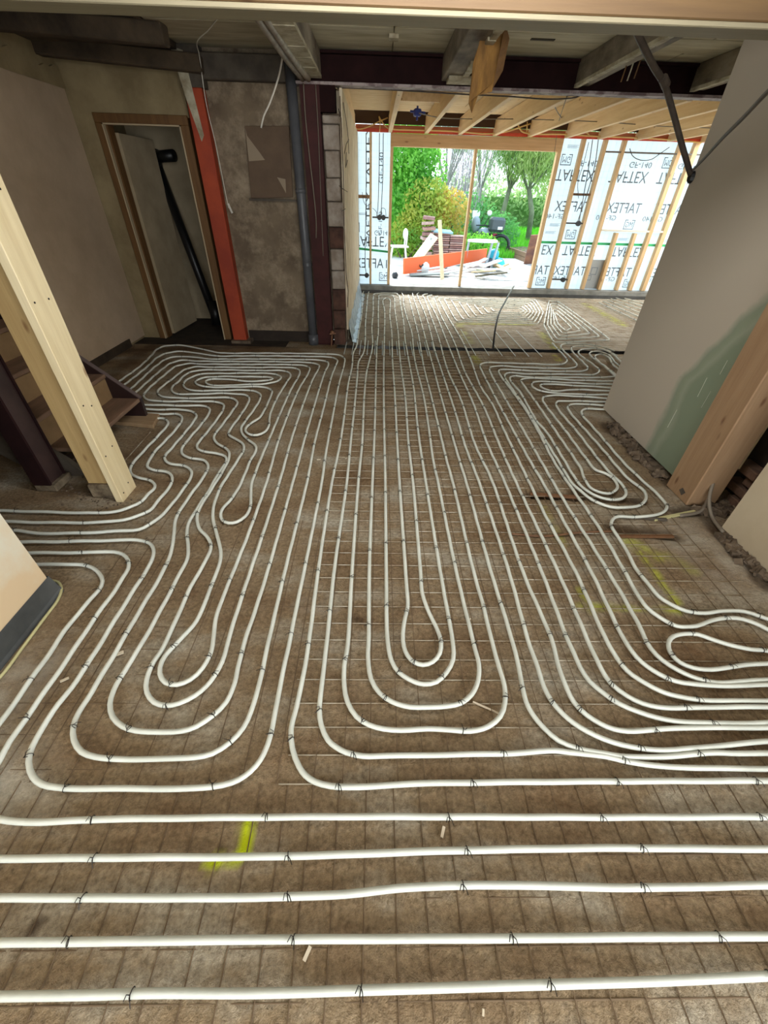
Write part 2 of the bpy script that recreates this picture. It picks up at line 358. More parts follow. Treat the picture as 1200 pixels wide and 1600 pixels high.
floor = grid_floor('floor', -3.3, 4.3, -1.2, 5.46, 0.02, 0.003,
    sprays=[(f2(388,1290), f2(380,1332), 0.022, 1.6), (f2(330,1348), f2(366,1346), 0.018, 1.5), (f2(908,946), f2(1060,955), 0.022, 0.6), (f2(1000,862), f2(1058,942), 0.022, 0.65),
            (f2(985,848), f2(1022,868), 0.06, 0.45), (f2(1045,870), f2(1080,890), 0.05, 0.22), (f2(905,920), f2(925,955), 0.02, 0.4), (f2(848,790), f2(880,850), 0.03, 0.2), (f2(741,556), f2(748,568), 0.05, 0.5), (f2(868,556), f2(873,563), 0.05, 0.5)],
    darks=[(f2(828,772), f2(905,776), 0.035, 0.85, 0.03), (f2(900,772), f2(1000,782), 0.05, 0.75, 0.02), (f2(960,822), f2(1050,836), 0.05, 0.7, 0.025), (f2(880,835), f2(960,832), 0.02, 0.35, 0.006),
           (f2(950,665), f2(1060,760), 0.07, 0.7, 0.01), (f2(1060,800), f2(1110,795), 0.06, 0.7, 0.01), (f2(1105,810), f2(1200,915), 0.05, 0.7, 0.01), (f2(205,548), f2(520,538), 0.09, 0.55, 0.0),
           (f2(150,600), f2(240,540), 0.10, 0.5, 0.0), (f2(40,1465), f2(62,1440), 0.015, 0.8, 0.0), (f2(555,965), f2(563,968), 0.02, 0.7, 0.004), (f2(100,765), f2(180,765), 0.06, 0.45, 0.0)],
    pales=[(f2(470,945), f2(520,948), 0.04, 0.5), (f2(110,740), f2(140,720), 0.14, 0.35), (f2(500,585), f2(540,585), 0.10, 0.5), (f2(905,650), f2(950,655), 0.10, 0.35), (f2(1060,830), f2(1150,900), 0.22, 0.45),
           (f2(20,1080), f2(60,1040), 0.12, 0.5), (f2(740,550), f2(770,552), 0.08, 0.5), (f2(0,1180), f2(30,1250), 0.12, 0.35)], seed=5)
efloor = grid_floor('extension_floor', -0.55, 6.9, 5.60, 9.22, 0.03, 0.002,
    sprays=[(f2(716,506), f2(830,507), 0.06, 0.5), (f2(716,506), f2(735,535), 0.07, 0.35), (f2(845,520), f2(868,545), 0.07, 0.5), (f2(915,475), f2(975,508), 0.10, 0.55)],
    darks=[(f2(549,495), f2(552,520), 0.05, 0.3, 0.0)], pales=[(f2(560,500), f2(960,520), 1.6, 0.75), (f2(560,465), f2(1000,470), 1.8, 1.0)], seed=9)  # broad pale bands put the daylight near the sill into the floor colour
# the recessed joint between the slabs, lined with black foil
struct('floor_joint', box(-3.3, 6.9, 5.44, 5.62, -0.14, -0.060), FOILB)
struct('floor_underlay', MB().box(-3.3, 4.3, -1.2, 5.50, -0.2, -0.06), RUBBLE)
bpy.data.objects['floor_underlay']['kind'] = 'structure'
struct('floor_edge', box(-3.3, -0.55, 5.44, 5.86, -0.14, -0.004), FLOORM)
struct('extension_slab', box(-0.55, 6.9, 5.62, 9.22, -0.2, -0.05), KERB)
struct('front_floor', box(-3.3, 4.3, -3.1, -1.2, -0.12, 0.0), RUBBLE)
mbf = MB(); n = 80
for i in range(n):
    x0 = -0.33+i*7.2/n; x1 = x0+7.2/n; z0 = 0.012*math.sin(i*1.7)+random.uniform(-.004, .004); z1 = 0.012*math.sin((i+1)*1.7)
    mbf.add([(x0, 5.565, -0.06), (x1, 5.565, -0.06), (x1, 5.595, 0.000+z1*.6), (x0, 5.595, 0.000+z0*.6), (x0, 5.625, -0.02), (x1, 5.625, -0.02)], [(0,1,2,3), (3,2,5,4)])
single('foil_strip', mbf, FOILB, 'black foil edge strip standing in the joint across the floor between old room and extension', 'foil strip')

# walls of the old room
struct('wall_left', box(XL-0.15, XL, -3.0, YD+1.4, 0.0, ZC+0.2), RAWWALL)
pb = MB(); pb.box(XL, XL+0.018, 3.0, YD-0.01, 0.03, AX(103,138,XL).z)
pl = struct('wall_lining_left', pb, PLASTER)
struct('baseboard_left', box(XL+0.018, XL+0.032, 4.2, 5.35, 0.0, 0.09), mat('dark_skirt', srgb(70,58,44), 0.8, srgb(50,40,30), 6))
# rough upper strip over the lining
mbr = MB(); ys = np.linspace(3.6, YD, 30)
for a, b in zip(ys[:-1], ys[1:]):
    h0 = 2.47+0.02*math.sin(a*9)+0.012*math.sin(a*31); h1 = 2.47+0.02*math.sin(b*9)+0.012*math.sin(b*31)
    mbr.add([(XL+0.03, a, 2.335), (XL+0.03, b, 2.335), (XL+0.022, b, h1), (XL+0.022, a, h0), (XL, a, h0), (XL, b, h1)], [(0,1,2,3), (3,2,5,4)])
struct('trim_1', mbr, RAWWALL)
DX0, DX1, DZ = -2.86, -2.06, 2.10
wb_ = MB(); wb_.box(XL, DX0-0.06, YD, YD+0.12, 0, ZC+.2); wb_.box(DX0-0.06, DX1+0.10, YD, YD+0.12, DZ+0.06, ZC+.2)
struct('wall_back_left', wb_, RAWWALL)
struct('wall_back_middle', box(-1.93, -0.62, YD-0.03, YD+0.2, 0, ZC+.2), OLDWALL)
struct('baseboard_back', box(-1.72, -0.86, YD-0.045, YD-0.03, 0, 0.13), mat('dark_base', srgb(56,46,36), 0.9, srgb(38,30,24), 6))
# cupboard behind the door opening
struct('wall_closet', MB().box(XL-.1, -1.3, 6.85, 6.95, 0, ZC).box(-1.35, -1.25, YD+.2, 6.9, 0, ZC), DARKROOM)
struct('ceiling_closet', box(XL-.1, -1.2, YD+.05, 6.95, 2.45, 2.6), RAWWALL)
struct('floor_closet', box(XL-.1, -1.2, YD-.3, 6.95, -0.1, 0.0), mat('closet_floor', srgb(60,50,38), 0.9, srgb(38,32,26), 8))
df = empty('door_1', ((DX0+DX1)/2, YD, 0), kind='structure')
obj('door_jamb', box(DX0-.07, DX0, YD-.025, YD+.14, 0, DZ), DOORF, df, bevel=.004)
obj('door_jamb', box(DX1, DX1+.085, YD-.025, YD+.14, 0, DZ), DOORF, df, bevel=.004)
obj('door_head', box(DX0-.07, DX1+.085, YD-.025, YD+.14, DZ, DZ+.075), DOORF, df, bevel=.004)
obj('door_stop', MB().box(DX0, DX0+.012, YD-.03, YD+.02, 0, DZ).box(DX1-.012, DX1, YD-.03, YD+.02, 0, DZ).box(DX0, DX1, YD-.03, YD+.02, DZ-.012, DZ), DOORT, df)
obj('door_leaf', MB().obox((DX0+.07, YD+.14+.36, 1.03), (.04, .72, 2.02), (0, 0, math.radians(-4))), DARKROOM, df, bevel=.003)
obj('rear_frame', box(DX0+.0, DX0+.03, YD+.02, YD+.14, 0, DZ), DOORF, df)
t = empty('black_drain_pipe', (-2.1, 6.4, 0), 'black plastic drain pipe with elbow leaning inside the dark cupboard', 'pipe')
obj('pipe_run', MB().tube([AY(338,500,6.25), AY(243,250,6.75)], 0.055, 12), BLACK, t, smooth=True)
obj('branch_elbow', MB().tube([AY(243,245,6.70), AY(272,243,6.62)], 0.06, 12), BLACK, t, smooth=True)
obj('socket_collar', MB().tube([AY(246,262,6.73), AY(240,235,6.77)], 0.068, 12), BLACK, t, smooth=True)
obj('pipe_foot', MB().tube([AY(333,470,6.28), AY(340,508,6.22)], 0.075, 12), BLACK, t, smooth=True)
single('closet_shelf', box(-2.3, -1.4, 6.72, 6.84, 1.57, 1.60), mat('dark_shelf', srgb(48,42,34), 0.8), 'narrow dark shelf on the back wall of the cupboard', 'shelf')

# orange steel column and steel frame of the wide opening
XO0, XO1 = -1.905, -1.735
t = empty('orange_steel_column', (-1.82, 5.7, 0), 'orange painted steel column between cupboard door and bare wall', 'column')
obj('column_web', box(XO0, XO1, YD-.15, YD-.03, 0.03, 2.36), ORANGE, t, bevel=.006)
obj('bare_strip', MB().add([(XO0-.002, YD-.153, 2.30), (XO0+.075, YD-.153, 1.97), (XO0+.11, YD-.153, 2.02), (XO0+.06, YD-.153, 2.60), (XO0-.05, YD-.153, 2.62)], [(0,1,2,3,4)]), OLDEDGE, t, label='pale unpainted strip at the column head')
obj('column_top', box(XO0-.02, XO1+.03, YD-.15, YD-.02, 2.36, ZC), GREYBD, t)
obj('base_plate', box(XO0-.02, XO1+.06, YD-.2, YD-.03, 0, 0.035), RUBBLE, t)
# grey drain
def pipe_thing():
    t = empty('soil_pipe', (-0.84, 5.62, 0), 'grey plastic soil pipe standing against the wall beside the maroon column', 'pipe')
    a = AY(489,520,5.62); top = AY(452,100,5.62)
    pbo = obj('pipe_body', MB().tube([(a.x, 5.62, 0.06), (a.x-.005, 5.62, 1.2), (top.x, 5.62, 2.62)], 0.052, 16), GREYPIPE, t, smooth=True)
    obj('socket', MB().tube([(a.x, 5.62, 0.0), (a.x, 5.62, 0.12)], 0.066, 16), GREYPIPE, t, smooth=True)
    obj('socket', MB().tube([(a.x-.008, 5.62, 1.58), (a.x-.012, 5.62, 1.62)], 0.057, 16), GREYPIPE, t, smooth=True)
    obj('bracket', MB().tube([(a.x-.002, 5.62, 0.9), (a.x-.002, 5.62, 0.93)], 0.056, 16), GREYPIPE, pbo)
pipe_thing()
t = empty('maroon_steel_column', (-0.7, 5.65, 0), 'dark maroon steel column carrying the beam beside the grey soil pipe', 'column')
obj('flange', box(-0.79, -0.60, 5.615, 5.63, 0, 2.42), MAROON, t)
obj('flange', box(-0.79, -0.60, 5.74, 5.755, 0, 2.42), MAROON, t)
obj('web', box(-0.70, -0.69, 5.63, 5.74, 0, 2.42), MAROON, t)
obj('base_plate', box(-0.80, -0.59, 5.6, 5.76, 0, 0.012), MAROON, t)
obj('cap_block', box(-0.62, -0.45, 5.62, 5.78, 2.22, 2.42), DKMAROON, t)
# cut end of the old outer wall: single bricks
pier = MB(); pier.box(-0.585, -0.405, 5.69, 5.86, 0, 2.22)
wp = struct('wall_pier', pier, RUBBLE)
z = 0.0; k = 0
BRK = [mat('grey_end_brick', srgb(172,162,150), 0.9, srgb(136,122,108), 9, bump=.5, bscale=30), mat('brown_end_brick', srgb(96,66,54), 0.9, srgb(64,44,36), 9, bump=.5, bscale=30)]
heights = [0.20, 0.22, 0.24, 0.20, 0.22, 0.21, 0.23, 0.20, 0.22, 0.2]
while z < 2.15:
    h = heights[k % 10]; z1 = min(z+h-0.008, 2.2)
    dark = z < 0.45
    o = obj('brick', MB().obox((-0.497+random.uniform(-.008, .008), 5.665+random.uniform(-.01, .012), (z+z1)/2), (0.165+random.uniform(-.02, .012), 0.1, z1-z), (random.uniform(-.03, .03), random.uniform(-.03, .03), random.uniform(-.06, .06))), BRK[1] if dark or k == 5 else BRK[0], wp, bevel=.008)
    z += h; k += 1
# extension side wall on the left with chased cracks
sw = MB(); sw.box(-0.62, -0.40, 5.86, YE+.2, 0, 2.42)
swo = struct('wall_extension_left', sw, CREAM)
lin = MB(); lin.add([(-0.405, 5.64, 0.36), (-0.405, 5.64, 2.40), (-0.385, 5.64, 2.40), (-0.385, 5.64, 0.36)], [(0,1,2,3)]); lin = MB().box(-0.41, -0.385, 5.66, YE-.02, 0.18, 2.40)
obj('lining_board', lin, CREAM, swo)
crk = MB()
def crack(pts, w=0.008):
    P = [AX(x, y, -0.383) for x, y in pts]
    for a, b in zip(P[:-1], P[1:]): crk.beam(a, b, 0.003, w, up=(1, 0, 0))
crack([(531,150),(533,200),(536,260),(537,300),(538,360),(541,430),(544,455),(543,480)])
crack([(536,160),(541,190),(544,215),(545,240)]); crack([(529,170),(533,185),(534,215)]); crack([(538,240),(541,225),(545,218)]); crack([(541,238),(540,262),(543,250)]); crack([(530,290),(534,294),(543,300)]); crack([(534,330),(540,326)])
obj('crack', crk, mat('crack_dark', srgb(70,54,42), 0.9), swo, kind='stuff')
fs = MB(); seg = 26
for i in range(seg):
    a0 = i/seg; a1 = (i+1)/seg; ya = 5.66+a0*3.4; yb = 5.66+a1*3.4; w0 = .06+.02*math.sin(i*2.1); w1 = .06+.02*math.sin((i+1)*2.1)
    fs.add([(-0.381, ya, 0.24+.03*math.sin(i*1.3)), (-0.381, yb, 0.24+.03*math.sin((i+1)*1.3)), (-0.40+w1, yb, 0.03), (-0.40+w0, ya, 0.03), (-0.31+w0*.6, ya, 0.012), (-0.31+w1*.6, yb, 0.012)], [(0,1,2,3), (3,2,5,4)])
single('foil_upstand', fs, FOIL, 'crumpled silver foil edging along foot of the cream extension wall', 'foil')

# steel beam over the opening
t = empty('steel_beam', (1.5, YB, 2.42), 'dark maroon steel beam across the room above the wide opening', 'beam')
obj('web', box(-0.8, 6.6, YB+.06, YB+.075, 2.44, 2.62), DKMAROON, t)
obj('flange', box(-0.9, 6.6, YB, YB+.14, 2.408, 2.43), FLANGE, t, bevel=.002, label='chipped grey bottom flange')
obj('flange', box(-0.8, 6.6, YB, YB+.14, 2.615, 2.635), DKMAROON, t)
# ceiling: boards across, deck above
struct('ceiling', box(-3.3, 6.9, -3.1, 5.9, ZC+.03, ZC+.12), OLDJ)
ceil = bpy.data.objects['ceiling']
y = 3.3; k = 0
while y < 5.85:
    w = 0.42 if k % 2 else 0.40
    x0 = -1.9
    while x0 < 4.0:
        ln = random.choice((2.0, 2.6, 3.1)); x1 = min(x0+ln, 4.2)
        obj('ceiling_board', box(x0+.003, x1-.003, y+.004, min(y+w, 5.9)-.004, ZC+random.uniform(0, .006), ZC+.028), PLANK, ceil, bevel=.003); x0 = x1
    y += w; k += 1
slot = mat('dark_slot', srgb(52,42,28), 0.9)
for n_, (x, y, w) in enumerate(((886,31,.18),(848,62,.10))):
    a = FL(x, y, ZC-.001); single('ceiling_slot', box(a.x-w, a.x+w, a.y-.02, a.y+.02, ZC-.004, ZC+.01), slot, ('wide dark slot cut in ceiling boards nearest the timber beam' if n_ == 0 else 'short dark slot in ceiling boards just before the steel beam'), 'slot')
for n_, (x, y) in enumerate(((617,33),(615,62))):
    a = FL(x, y, ZC-.02); single('ceiling_block', box(a.x-.04, a.x+.04, a.y-.06, a.y+.05, ZC-.022, ZC+.01), OLDEDGE, ('pale wooden block under the ceiling boards, nearer one' if n_ == 0 else 'pale wooden block under the ceiling boards, nearer the steel beam'), 'block')
# old joists (run towards the beam)
def old_joist(x0, x1, label, edge='left', zb=2.45, y0=1.0):
    t = empty('old_joist', ((x0+x1)/2, YB, zb), label, 'joist', 'old ceiling joists')
    obj('joist_body', box(x0, x1, y0, YB+.03, zb+.012, ZC), OLDJ, t, bevel=.006)
    m = MB(); ys_ = np.arange(y0, YB, 0.16)
    for a in ys_:
        b = min(a+.16, YB); j = random.uniform(-.012, .012)
        if edge == 'left': m.box(x0-.012, x0+.035+j, a, b, zb-.004+j*.3, zb+.02)
        elif edge == 'right': m.box(x1-.04+j, x1+.012, a, b, zb-.004+j*.3, zb+.02)
        else: m.box(x0-.006, x1+.006, a, b, zb-.004+j*.3, zb+.02)
    obj('plaster_edge', m, OLDEDGE, t); return t
old_joist(-0.72, -0.575, 'old whitish joist left of the opening with two pipes strapped under it', 'both')
old_joist(0.58, 0.78, 'old joist in the middle of the ceiling with torn board hanging beside it', 'right')
old_joist(1.88, 2.02, 'old joist with ragged pale plaster edge right of the centre', 'left')
old_joist(3.02, 3.16, 'old joist above the right plasterboard wall', 'left')
# pipes under the left joist
for n_, dx in enumerate((0.0, 0.055)):
    P = [Vector((-0.80+dx, 3.4, 2.47)), Vector((-0.77+dx, 5.0, 2.44)), Vector((-0.74+dx, 5.5, 2.43))]
    single('strapped_pipe', MB().tube(smoothpath(P, .2), 0.026, 10), mat('grey_white_pipe', srgb(170,162,148), 0.5, srgb(130,120,106), 9), ('left one of two pale pipes strapped under the old joist' if n_ == 0 else 'right one of two pale pipes strapped under the old joist'), 'pipe', 'pipes under the old joist', smooth=True)
# dark ceiling void over the left part
struct('ceiling_left', MB().box(-3.3, -1.9, 3.0, 5.9, 2.60, 2.64), mat('stained_ceiling', srgb(104,88,68), 0.9, srgb(52,42,34), 2.2, bump=.4, bscale=8))
for n_, (y0, lab) in enumerate(((4.75, 'dark stained beam under the left ceiling above the plastered wall'), (5.55, 'dark rough lintel across the wall above the cupboard door'))):
    single('dark_beam', MB().obox((-2.55 if n_ else -2.4, y0, 2.55), (1.5 if n_ == 0 else 1.75, .12, .12), (0, math.radians(3), math.radians(-4 if n_ == 0 else 0))), mat('sooty_wood', srgb(92,78,60), 0.9, srgb(56,46,36), 3, bump=.3), lab, 'beam', bevel=.01)
single('lintel', MB().box(-1.73, -0.9, YD-.14, YD-.03, 2.42, 2.60), GREYBD, 'dark grey lintel over the bare wall between orange column and soil pipe', 'lintel', bevel=.01)
# header beam near the camera
t = empty('timber_header', (0, 2.2, 2.08), 'new pale timber header beam crossing the top of the room', 'beam')
obj('header_timber', box(-2.05, 2.48, 2.115, 2.215, 2.091, 2.30), wood('brown_header_timber', srgb(104,80,48), srgb(86,64,38), 'x'), t, bevel=.004)
obj('header_timber', box(-2.05, 2.48, 2.22, 2.26, 2.091, 2.30), TIMB_X, t, bevel=.004)
obj('soffit_board', box(-2.05, 2.48, 2.116, 2.235, 2.075, 2.090), wood('pale_soffit', srgb(134,126,102), srgb(118,110,88), 'x', knots=False), t, bevel=.003, label='pale painted board under the header')
# walls behind and beside the camera
fw = MB(); fw.box(-3.3, -1.4, -3.15, -3.0, 0, ZC+.1).box(2.0, 4.3, -3.15, -3.0, 0, ZC+.1).box(-1.4, 2.0, -3.15, -3.0, 0, .35).box(-1.4, 2.0, -3.15, -3.0, 2.35, ZC+.1)
struct('wall_front', fw, PLASTER)
struct('window_1', MB().box(-1.4, 2.0, -3.1, -3.05, .35, .41).box(-1.4, 2.0, -3.1, -3.05, 2.29, 2.35).box(-1.4, -1.34, -3.1, -3.05, .35, 2.35).box(1.94, 2.0, -3.1, -3.05, .35, 2.35).box(.27, .33, -3.1, -3.05, .41, 2.29), mat('window_white', (.8, .8, .78), .5))
# near left wall end with grey membrane foot
XN = -1.575
struct('wall_near_left', box(XN-.14, XN, -3.0, 1.335, 0.10, 2.6), NEARPL)
sk = MB()
sk.add([(XN+.002, -1.0, 0.115), (XN+.002, 1.345, 0.115), (XN+.006, 1.36, 0.02), (XN+.02, 1.35, 0.0), (XN+.02, -1.0, 0.0),
        (XN-.15, 1.345, .115), (XN-.15, 1.362, 0.0), (XN+.010, 1.362, 0.0)], [(0,1,2,3,4), (1,5,6,7,2), (2,7,3)])
struct('baseboard_near_left', sk, BITU)
struct('trim_near_left', box(XN-.14, XN-.004, -1.2, 1.335, 0.0, .10), BITU)
cabp = [FL(x, y, .008) for x, y in ((-60,1112),(0,1058),(35,1012),(70,965),(90,938),(96,920),(90,909),(80,907),(66,906))]
single('edge_cord', MB().tube(smoothpath(cabp, .03), .0065, 8), FOAM, 'pale yellow cord lying round the foot of near left wall', 'cord', smooth=True)

# right side: plasterboard partition, timber column, low panel
XR = 2.17
def board_mat():
    m = bpy.data.materials.new('skimmed_board'); m.use_nodes = True; nt = m.node_tree; b = nt.nodes['Principled BSDF']; b.inputs['Roughness'].default_value = 0.75
    N = nt.nodes; L = nt.links; tc = N.new('ShaderNodeTexCoord'); sx = N.new('ShaderNodeSeparateXYZ'); L.new(tc.outputs['Object'], sx.inputs[0])
    n = N.new('ShaderNodeTexNoise'); n.inputs['Scale'].default_value = 4.0; n.inputs['Detail'].default_value = 6; L.new(tc.outputs['Object'], n.inputs['Vector'])
    # f = noise*0.35 + y + max(z-1.0,0)*0.9  (green where the skim coat stops)
    def math_(op, a, b_, c=None):
        q = N.new('ShaderNodeMath'); q.operation = op
        for i, v in enumerate((a, b_, c)):
            if v is None: continue
            if isinstance(v, (int, float)): q.inputs[i].default_value = v
            else: L.new(v, q.inputs[i])
        return q.outputs[0]
    zz = math_('MAXIMUM', math_('SUBTRACT', sx.outputs['Z'], 0.62), 0.0)
    f = math_('ADD', math_('MULTIPLY', n.outputs[0], 0.16), math_('MULTIPLY_ADD', zz, 0.60, sx.outputs['Y']))
    r = N.new('ShaderNodeValToRGB'); L.new(math_('MULTIPLY_ADD', f, 1.0, -2.4), r.inputs[0])
    e = r.color_ramp.elements; e[0].position = 0.50; e[0].color = (*srgb(136,146,126), 1); e[1].position = 0.56; e[1].color = (*srgb(184,174,158), 1)
    x = e.new(0.36); x.color = (*srgb(130,142,120), 1); x = e.new(0.42); x.color = (*srgb(150,156,136), 1); x = e.new(0.47); x.color = (*srgb(138,148,126), 1)
    L.new(r.outputs[0], b.inputs['Base Color'])
    n2 = N.new('ShaderNodeTexNoise'); n2.inputs['Scale'].default_value = 60; L.new(tc.outputs['Object'], n2.inputs['Vector'])
    bp = N.new('ShaderNodeBump'); bp.inputs['Strength'].default_value = 0.05; L.new(n2.outputs[0], bp.inputs['Height']); L.new(bp.outputs[0], b.inputs['Normal']); return m
BOARD = board_mat()
w = struct('wall_right', box(XR, XR+.0125, 2.425, 3.63, 0.03, ZC-.02), BOARD)
obj('partition_core', box(XR+.013, XR+.11, 2.43, 3.63, 0.05, ZC), mat('partition_grey', srgb(150,142,128), .8), w)
scr = MB()
for (a, b) in (((1090,620),(1105,590)),((1043,668),(1058,640)),((1096,637),(1111,611)),((1125,585),(1137,563))):
    scr.beam(AX(*a, XR-.001), AX(*b, XR-.001), .001, .006, up=(1, 0, 0))
obj('scratch', scr, mat('scratch_white', srgb(190,194,178), .7), w, kind='stuff')
single('brown_batten', box(XR-.005, XR+.05, 2.385, 2.424, 0.03, 2.10), TIMB_Z3, 'reddish brown timber batten along the cut edge of green plasterboard', 'batten', bevel=.003)
t = empty('timber_column', (2.2, 2.25, 0), 'knotty square timber column at the right under the header beam', 'post')
pbd = obj('post_body', box(2.085, 2.28, 2.135, 2.375, 0.0, 2.075), TIMB_Z2, t, bevel=.006)
obj('bracket_plate', MB().add([AX(1061,765,2.082), AX(1067,762,2.082), AX(1071,770,2.082), AX(1064,774,2.082)], [(0,1,2,3)]), GREYBD, pbd)
single('packing_timber', box(2.285, 2.36, 2.2, 2.32, .25, 1.2), TIMB_Z, 'short pale timber packing behind the knotty timber column', 'timber', bevel=.004)
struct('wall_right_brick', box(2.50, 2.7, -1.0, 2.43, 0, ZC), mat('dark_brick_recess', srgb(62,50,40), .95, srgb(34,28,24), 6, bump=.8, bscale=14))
wbk = bpy.data.objects['wall_right_brick']
RB = mat('rough_red_brick', srgb(118,88,70), .95, srgb(78,58,46), 10, bump=.5, bscale=40)
zz = 0.0; row = 0
while zz < 1.3:
    yy = 1.55+(0.11 if row % 2 else 0)
    while yy < 2.15:
        if random.random() < 0.92 and not (zz > 0.5 and yy > 1.98):
            obj('brick', MB().obox((2.45+random.uniform(-.02, .03), yy+.1, zz+.032), (.1, .205, .058), (random.uniform(-.04, .04), random.uniform(-.03, .03), random.uniform(-.06, .06))), RB, wbk, bevel=.006)
        yy += .22
    zz += .072; row += 1
lp = struct('wall_right_near', MB().box(2.15, 2.165, -.5, 1.885, 0.02, ZC).box(2.15, 2.165, -3.0, -.5, 0.02, .45).box(2.15, 2.165, -3.0, -.5, 2.35, ZC).box(2.15, 2.165, -3.0, -2.6, .45, 2.35), mat('near_panel', srgb(196,182,156), .8, srgb(182,166,140), 3))
obj('panel_core', MB().box(2.166, 2.26, -.5, 1.87, 0.02, ZC).box(2.166, 2.26, -3.0, -.5, 0.02, .45), mat('panel_edge', srgb(110,96,80), .9), lp)
single('panel_screw', MB().tube([AX(1130,830,2.150), AX(1130,830,2.150)+Vector((-.004, 0, 0))], .006, 8), TIE, 'dark screw head in the corner of the near right panel', 'screw')
struct('wall_right_far', box(4.3, 4.4, 1.0, 5.6, 0, ZC), PLASTER)
struct('wall_extension_right', box(6.7, 6.9, 5.5, YE+.2, 0, 2.6), CREAM)

# rubble along the broken wall foot
def rubble(name, path, n, spread, smin, smax, lab, side=0.0):
    m = MB(); P = [Vector((*f2(*p), 0)) for p in path]
    for i in range(n):
        t_ = random.random()*(len(P)-1); k_ = int(t_); c = P[k_].lerp(P[k_+1], t_-k_)
        s_ = random.uniform(smin, smax); c = c+Vector((random.gauss(side, spread), random.gauss(0, spread*.5), s_*.2))
        m.obox(c, (s_*random.uniform(.6, 1.4), s_*random.uniform(.5, 1.1), s_*random.uniform(.35, .8)), (random.uniform(-.6, .6), random.uniform(-.6, .6), random.uniform(0, 3)))
    o = obj(name, m, RUBBLE, None, bevel=.0); return tag(o, lab, 'rubble', kind='stuff')
rubble('rubble', [(952,662),(985,705),(1025,745)], 170, .035, .012, .055, 'crumbled brown mortar along the foot of the hanging plasterboard wall', .03)
rubble('mortar_rubble', [(1120,838),(1160,875),(1200,912)], 120, .025, .012, .05, 'crumbled mortar along the foot of the near right panel', .03)
rubble('brick_rubble', [(1100,800),(1130,800),(1115,780)], 90, .05, .015, .06, 'broken brick and mortar behind the foot of the knotty timber column')
rubble('grit', [(80,760),(180,790),(120,730)], 120, .06, .004, .014, 'fine crumbs of mortar on concrete around the posts at left')
# timber laths and pits in the broken floor
for n_, (a, b, w_, lab) in enumerate((((828,772),(905,777),.03,'reddish wooden strip bedded in the floor slot below the right pipe loops'), ((962,806),(1042,812),.02,'thin broken lath across the floor pit in front of the timber column'),
        ((1022,812),(1086,799),.022,'pale loose lath lying from floor pit to foot of the timber column'), ((962,838),(1052,838),.022,'dark lath along the near edge of the floor pit'))):
    p = FL(*a, .008); q = FL(*b, .012)
    single('lath', MB().beam(p, q, w_, .014), (TIMB_Z3, GREYBD, FOAM, TIMB_Z3)[n_], lab, 'lath', bevel=.002)
single('wood_strip', MB().tube(smoothpath([FL(*p, .012) for p in ((800,834),(850,838),(905,832),(960,830))], .05), .006, 6), TIMB_Z3, 'thin reddish strip crossing under the pipes before the floor pit', 'strip')
# grey hoses in the corner behind the column
for n_, pts in enumerate((((1062,806,0.01),(1095,798,.02),(1110,770,.08),(1118,745,.18)), ((1130,832,.02),(1112,806,.03),(1108,780,.1),(1116,748,.2)))):
    single('hose', MB().tube(smoothpath([FL(x, y, z_) for x, y, z_ in pts], .03), .011, 8), CABLEG, ('grey hose curling from behind the timber column over the floor' if n_ == 0 else 'grey hose hanging down beside the near right panel corner'), 'hose', smooth=True)

# ================================================================== LEFT: posts and stairs
t = empty('pale_post', (-1.65, 2.17, 0), 'pale new timber post at left standing on the floor', 'post')
fbd = obj('face_board', box(-1.668, -1.622, 2.085, 2.262, 0, 2.075), TIMB_Z, t, bevel=.003)
obj('rear_timber', box(-1.84, -1.670, 2.15, 2.262, 0.10, 2.075), wood('side_timber', srgb(206,176,122), srgb(182,150,98), 'z'), t, bevel=.004)
obj('mortar_foot', MB().box(-1.845, -1.672, 2.13, 2.27, 0, .10), mat('foot_concrete', srgb(150,134,108), .95, srgb(92,78,60), 12, bump=.7), t, bevel=.01)
scm = MB()
for x, y in ((143,634),(130,626+8),(175,697),(165,713),(200,754),(193,770),(76,467),(54,473),(0,295)):
    a = AX(x, y, -1.6215); scm.tube([a, a+Vector((.002, 0, 0))], .005, 6)
obj('screw_head', scm, TIE, fbd, kind='stuff')
t = empty('dark_steel_post', (-2.15, 2.3, 0), 'dark maroon steel post at the left edge in front of the stairs', 'post')
obj('flange', box(-2.235, -2.125, 2.19, 2.205, 0.05, 2.6), DKMAROON, t)
obj('flange', box(-2.235, -2.125, 2.335, 2.35, 0.05, 2.6), DKMAROON, t)
obj('web', box(-2.150, -2.135, 2.205, 2.335, 0.05, 2.6), mat('steel_web', srgb(66,48,46), .5, srgb(48,32,32), 6), t)
obj('mortar_foot', box(-2.24, -2.10, 2.19, 2.36, 0, .05), mat('foot_concrete2', srgb(140,126,104), .95, srgb(90,78,60), 12, bump=.7), t, bevel=.008)
t = empty('staircase', (-2.2, 2.8, 0), 'dark wooden staircase rising to the left behind the posts', 'staircase')
obj('side_board', MB().prism([(-2.0, 0.0), (-1.995, .19), (-2.34, .50), (-2.60, .74), (-3.1, 1.2), (-3.1, .86), (-2.3, 0.0)], 'y', 3.27, 3.305), STAIRD, t, label='dark triangular side board of the stairs')
obj('board_edge', MB().beam((-1.995, 3.288, .195), (-2.34, 3.288, .506), .037, .008).beam((-2.34, 3.288, .506), (-3.1, 3.288, 1.206), .037, .008), STAIRE, t)
for k in range(5):
    x = -2.0-.205*k; z_ = .2*(k+1)
    obj('tread', box(x-.25, x, 2.42, 3.268, z_-.03, z_), STAIRW, t, bevel=.004)
    if k: obj('riser', box(x-.03, x-.015, 2.44, 3.268, z_-.2, z_-.03), mat('stair_riser', srgb(150,122,86), .7, srgb(124,98,66), 3), t)
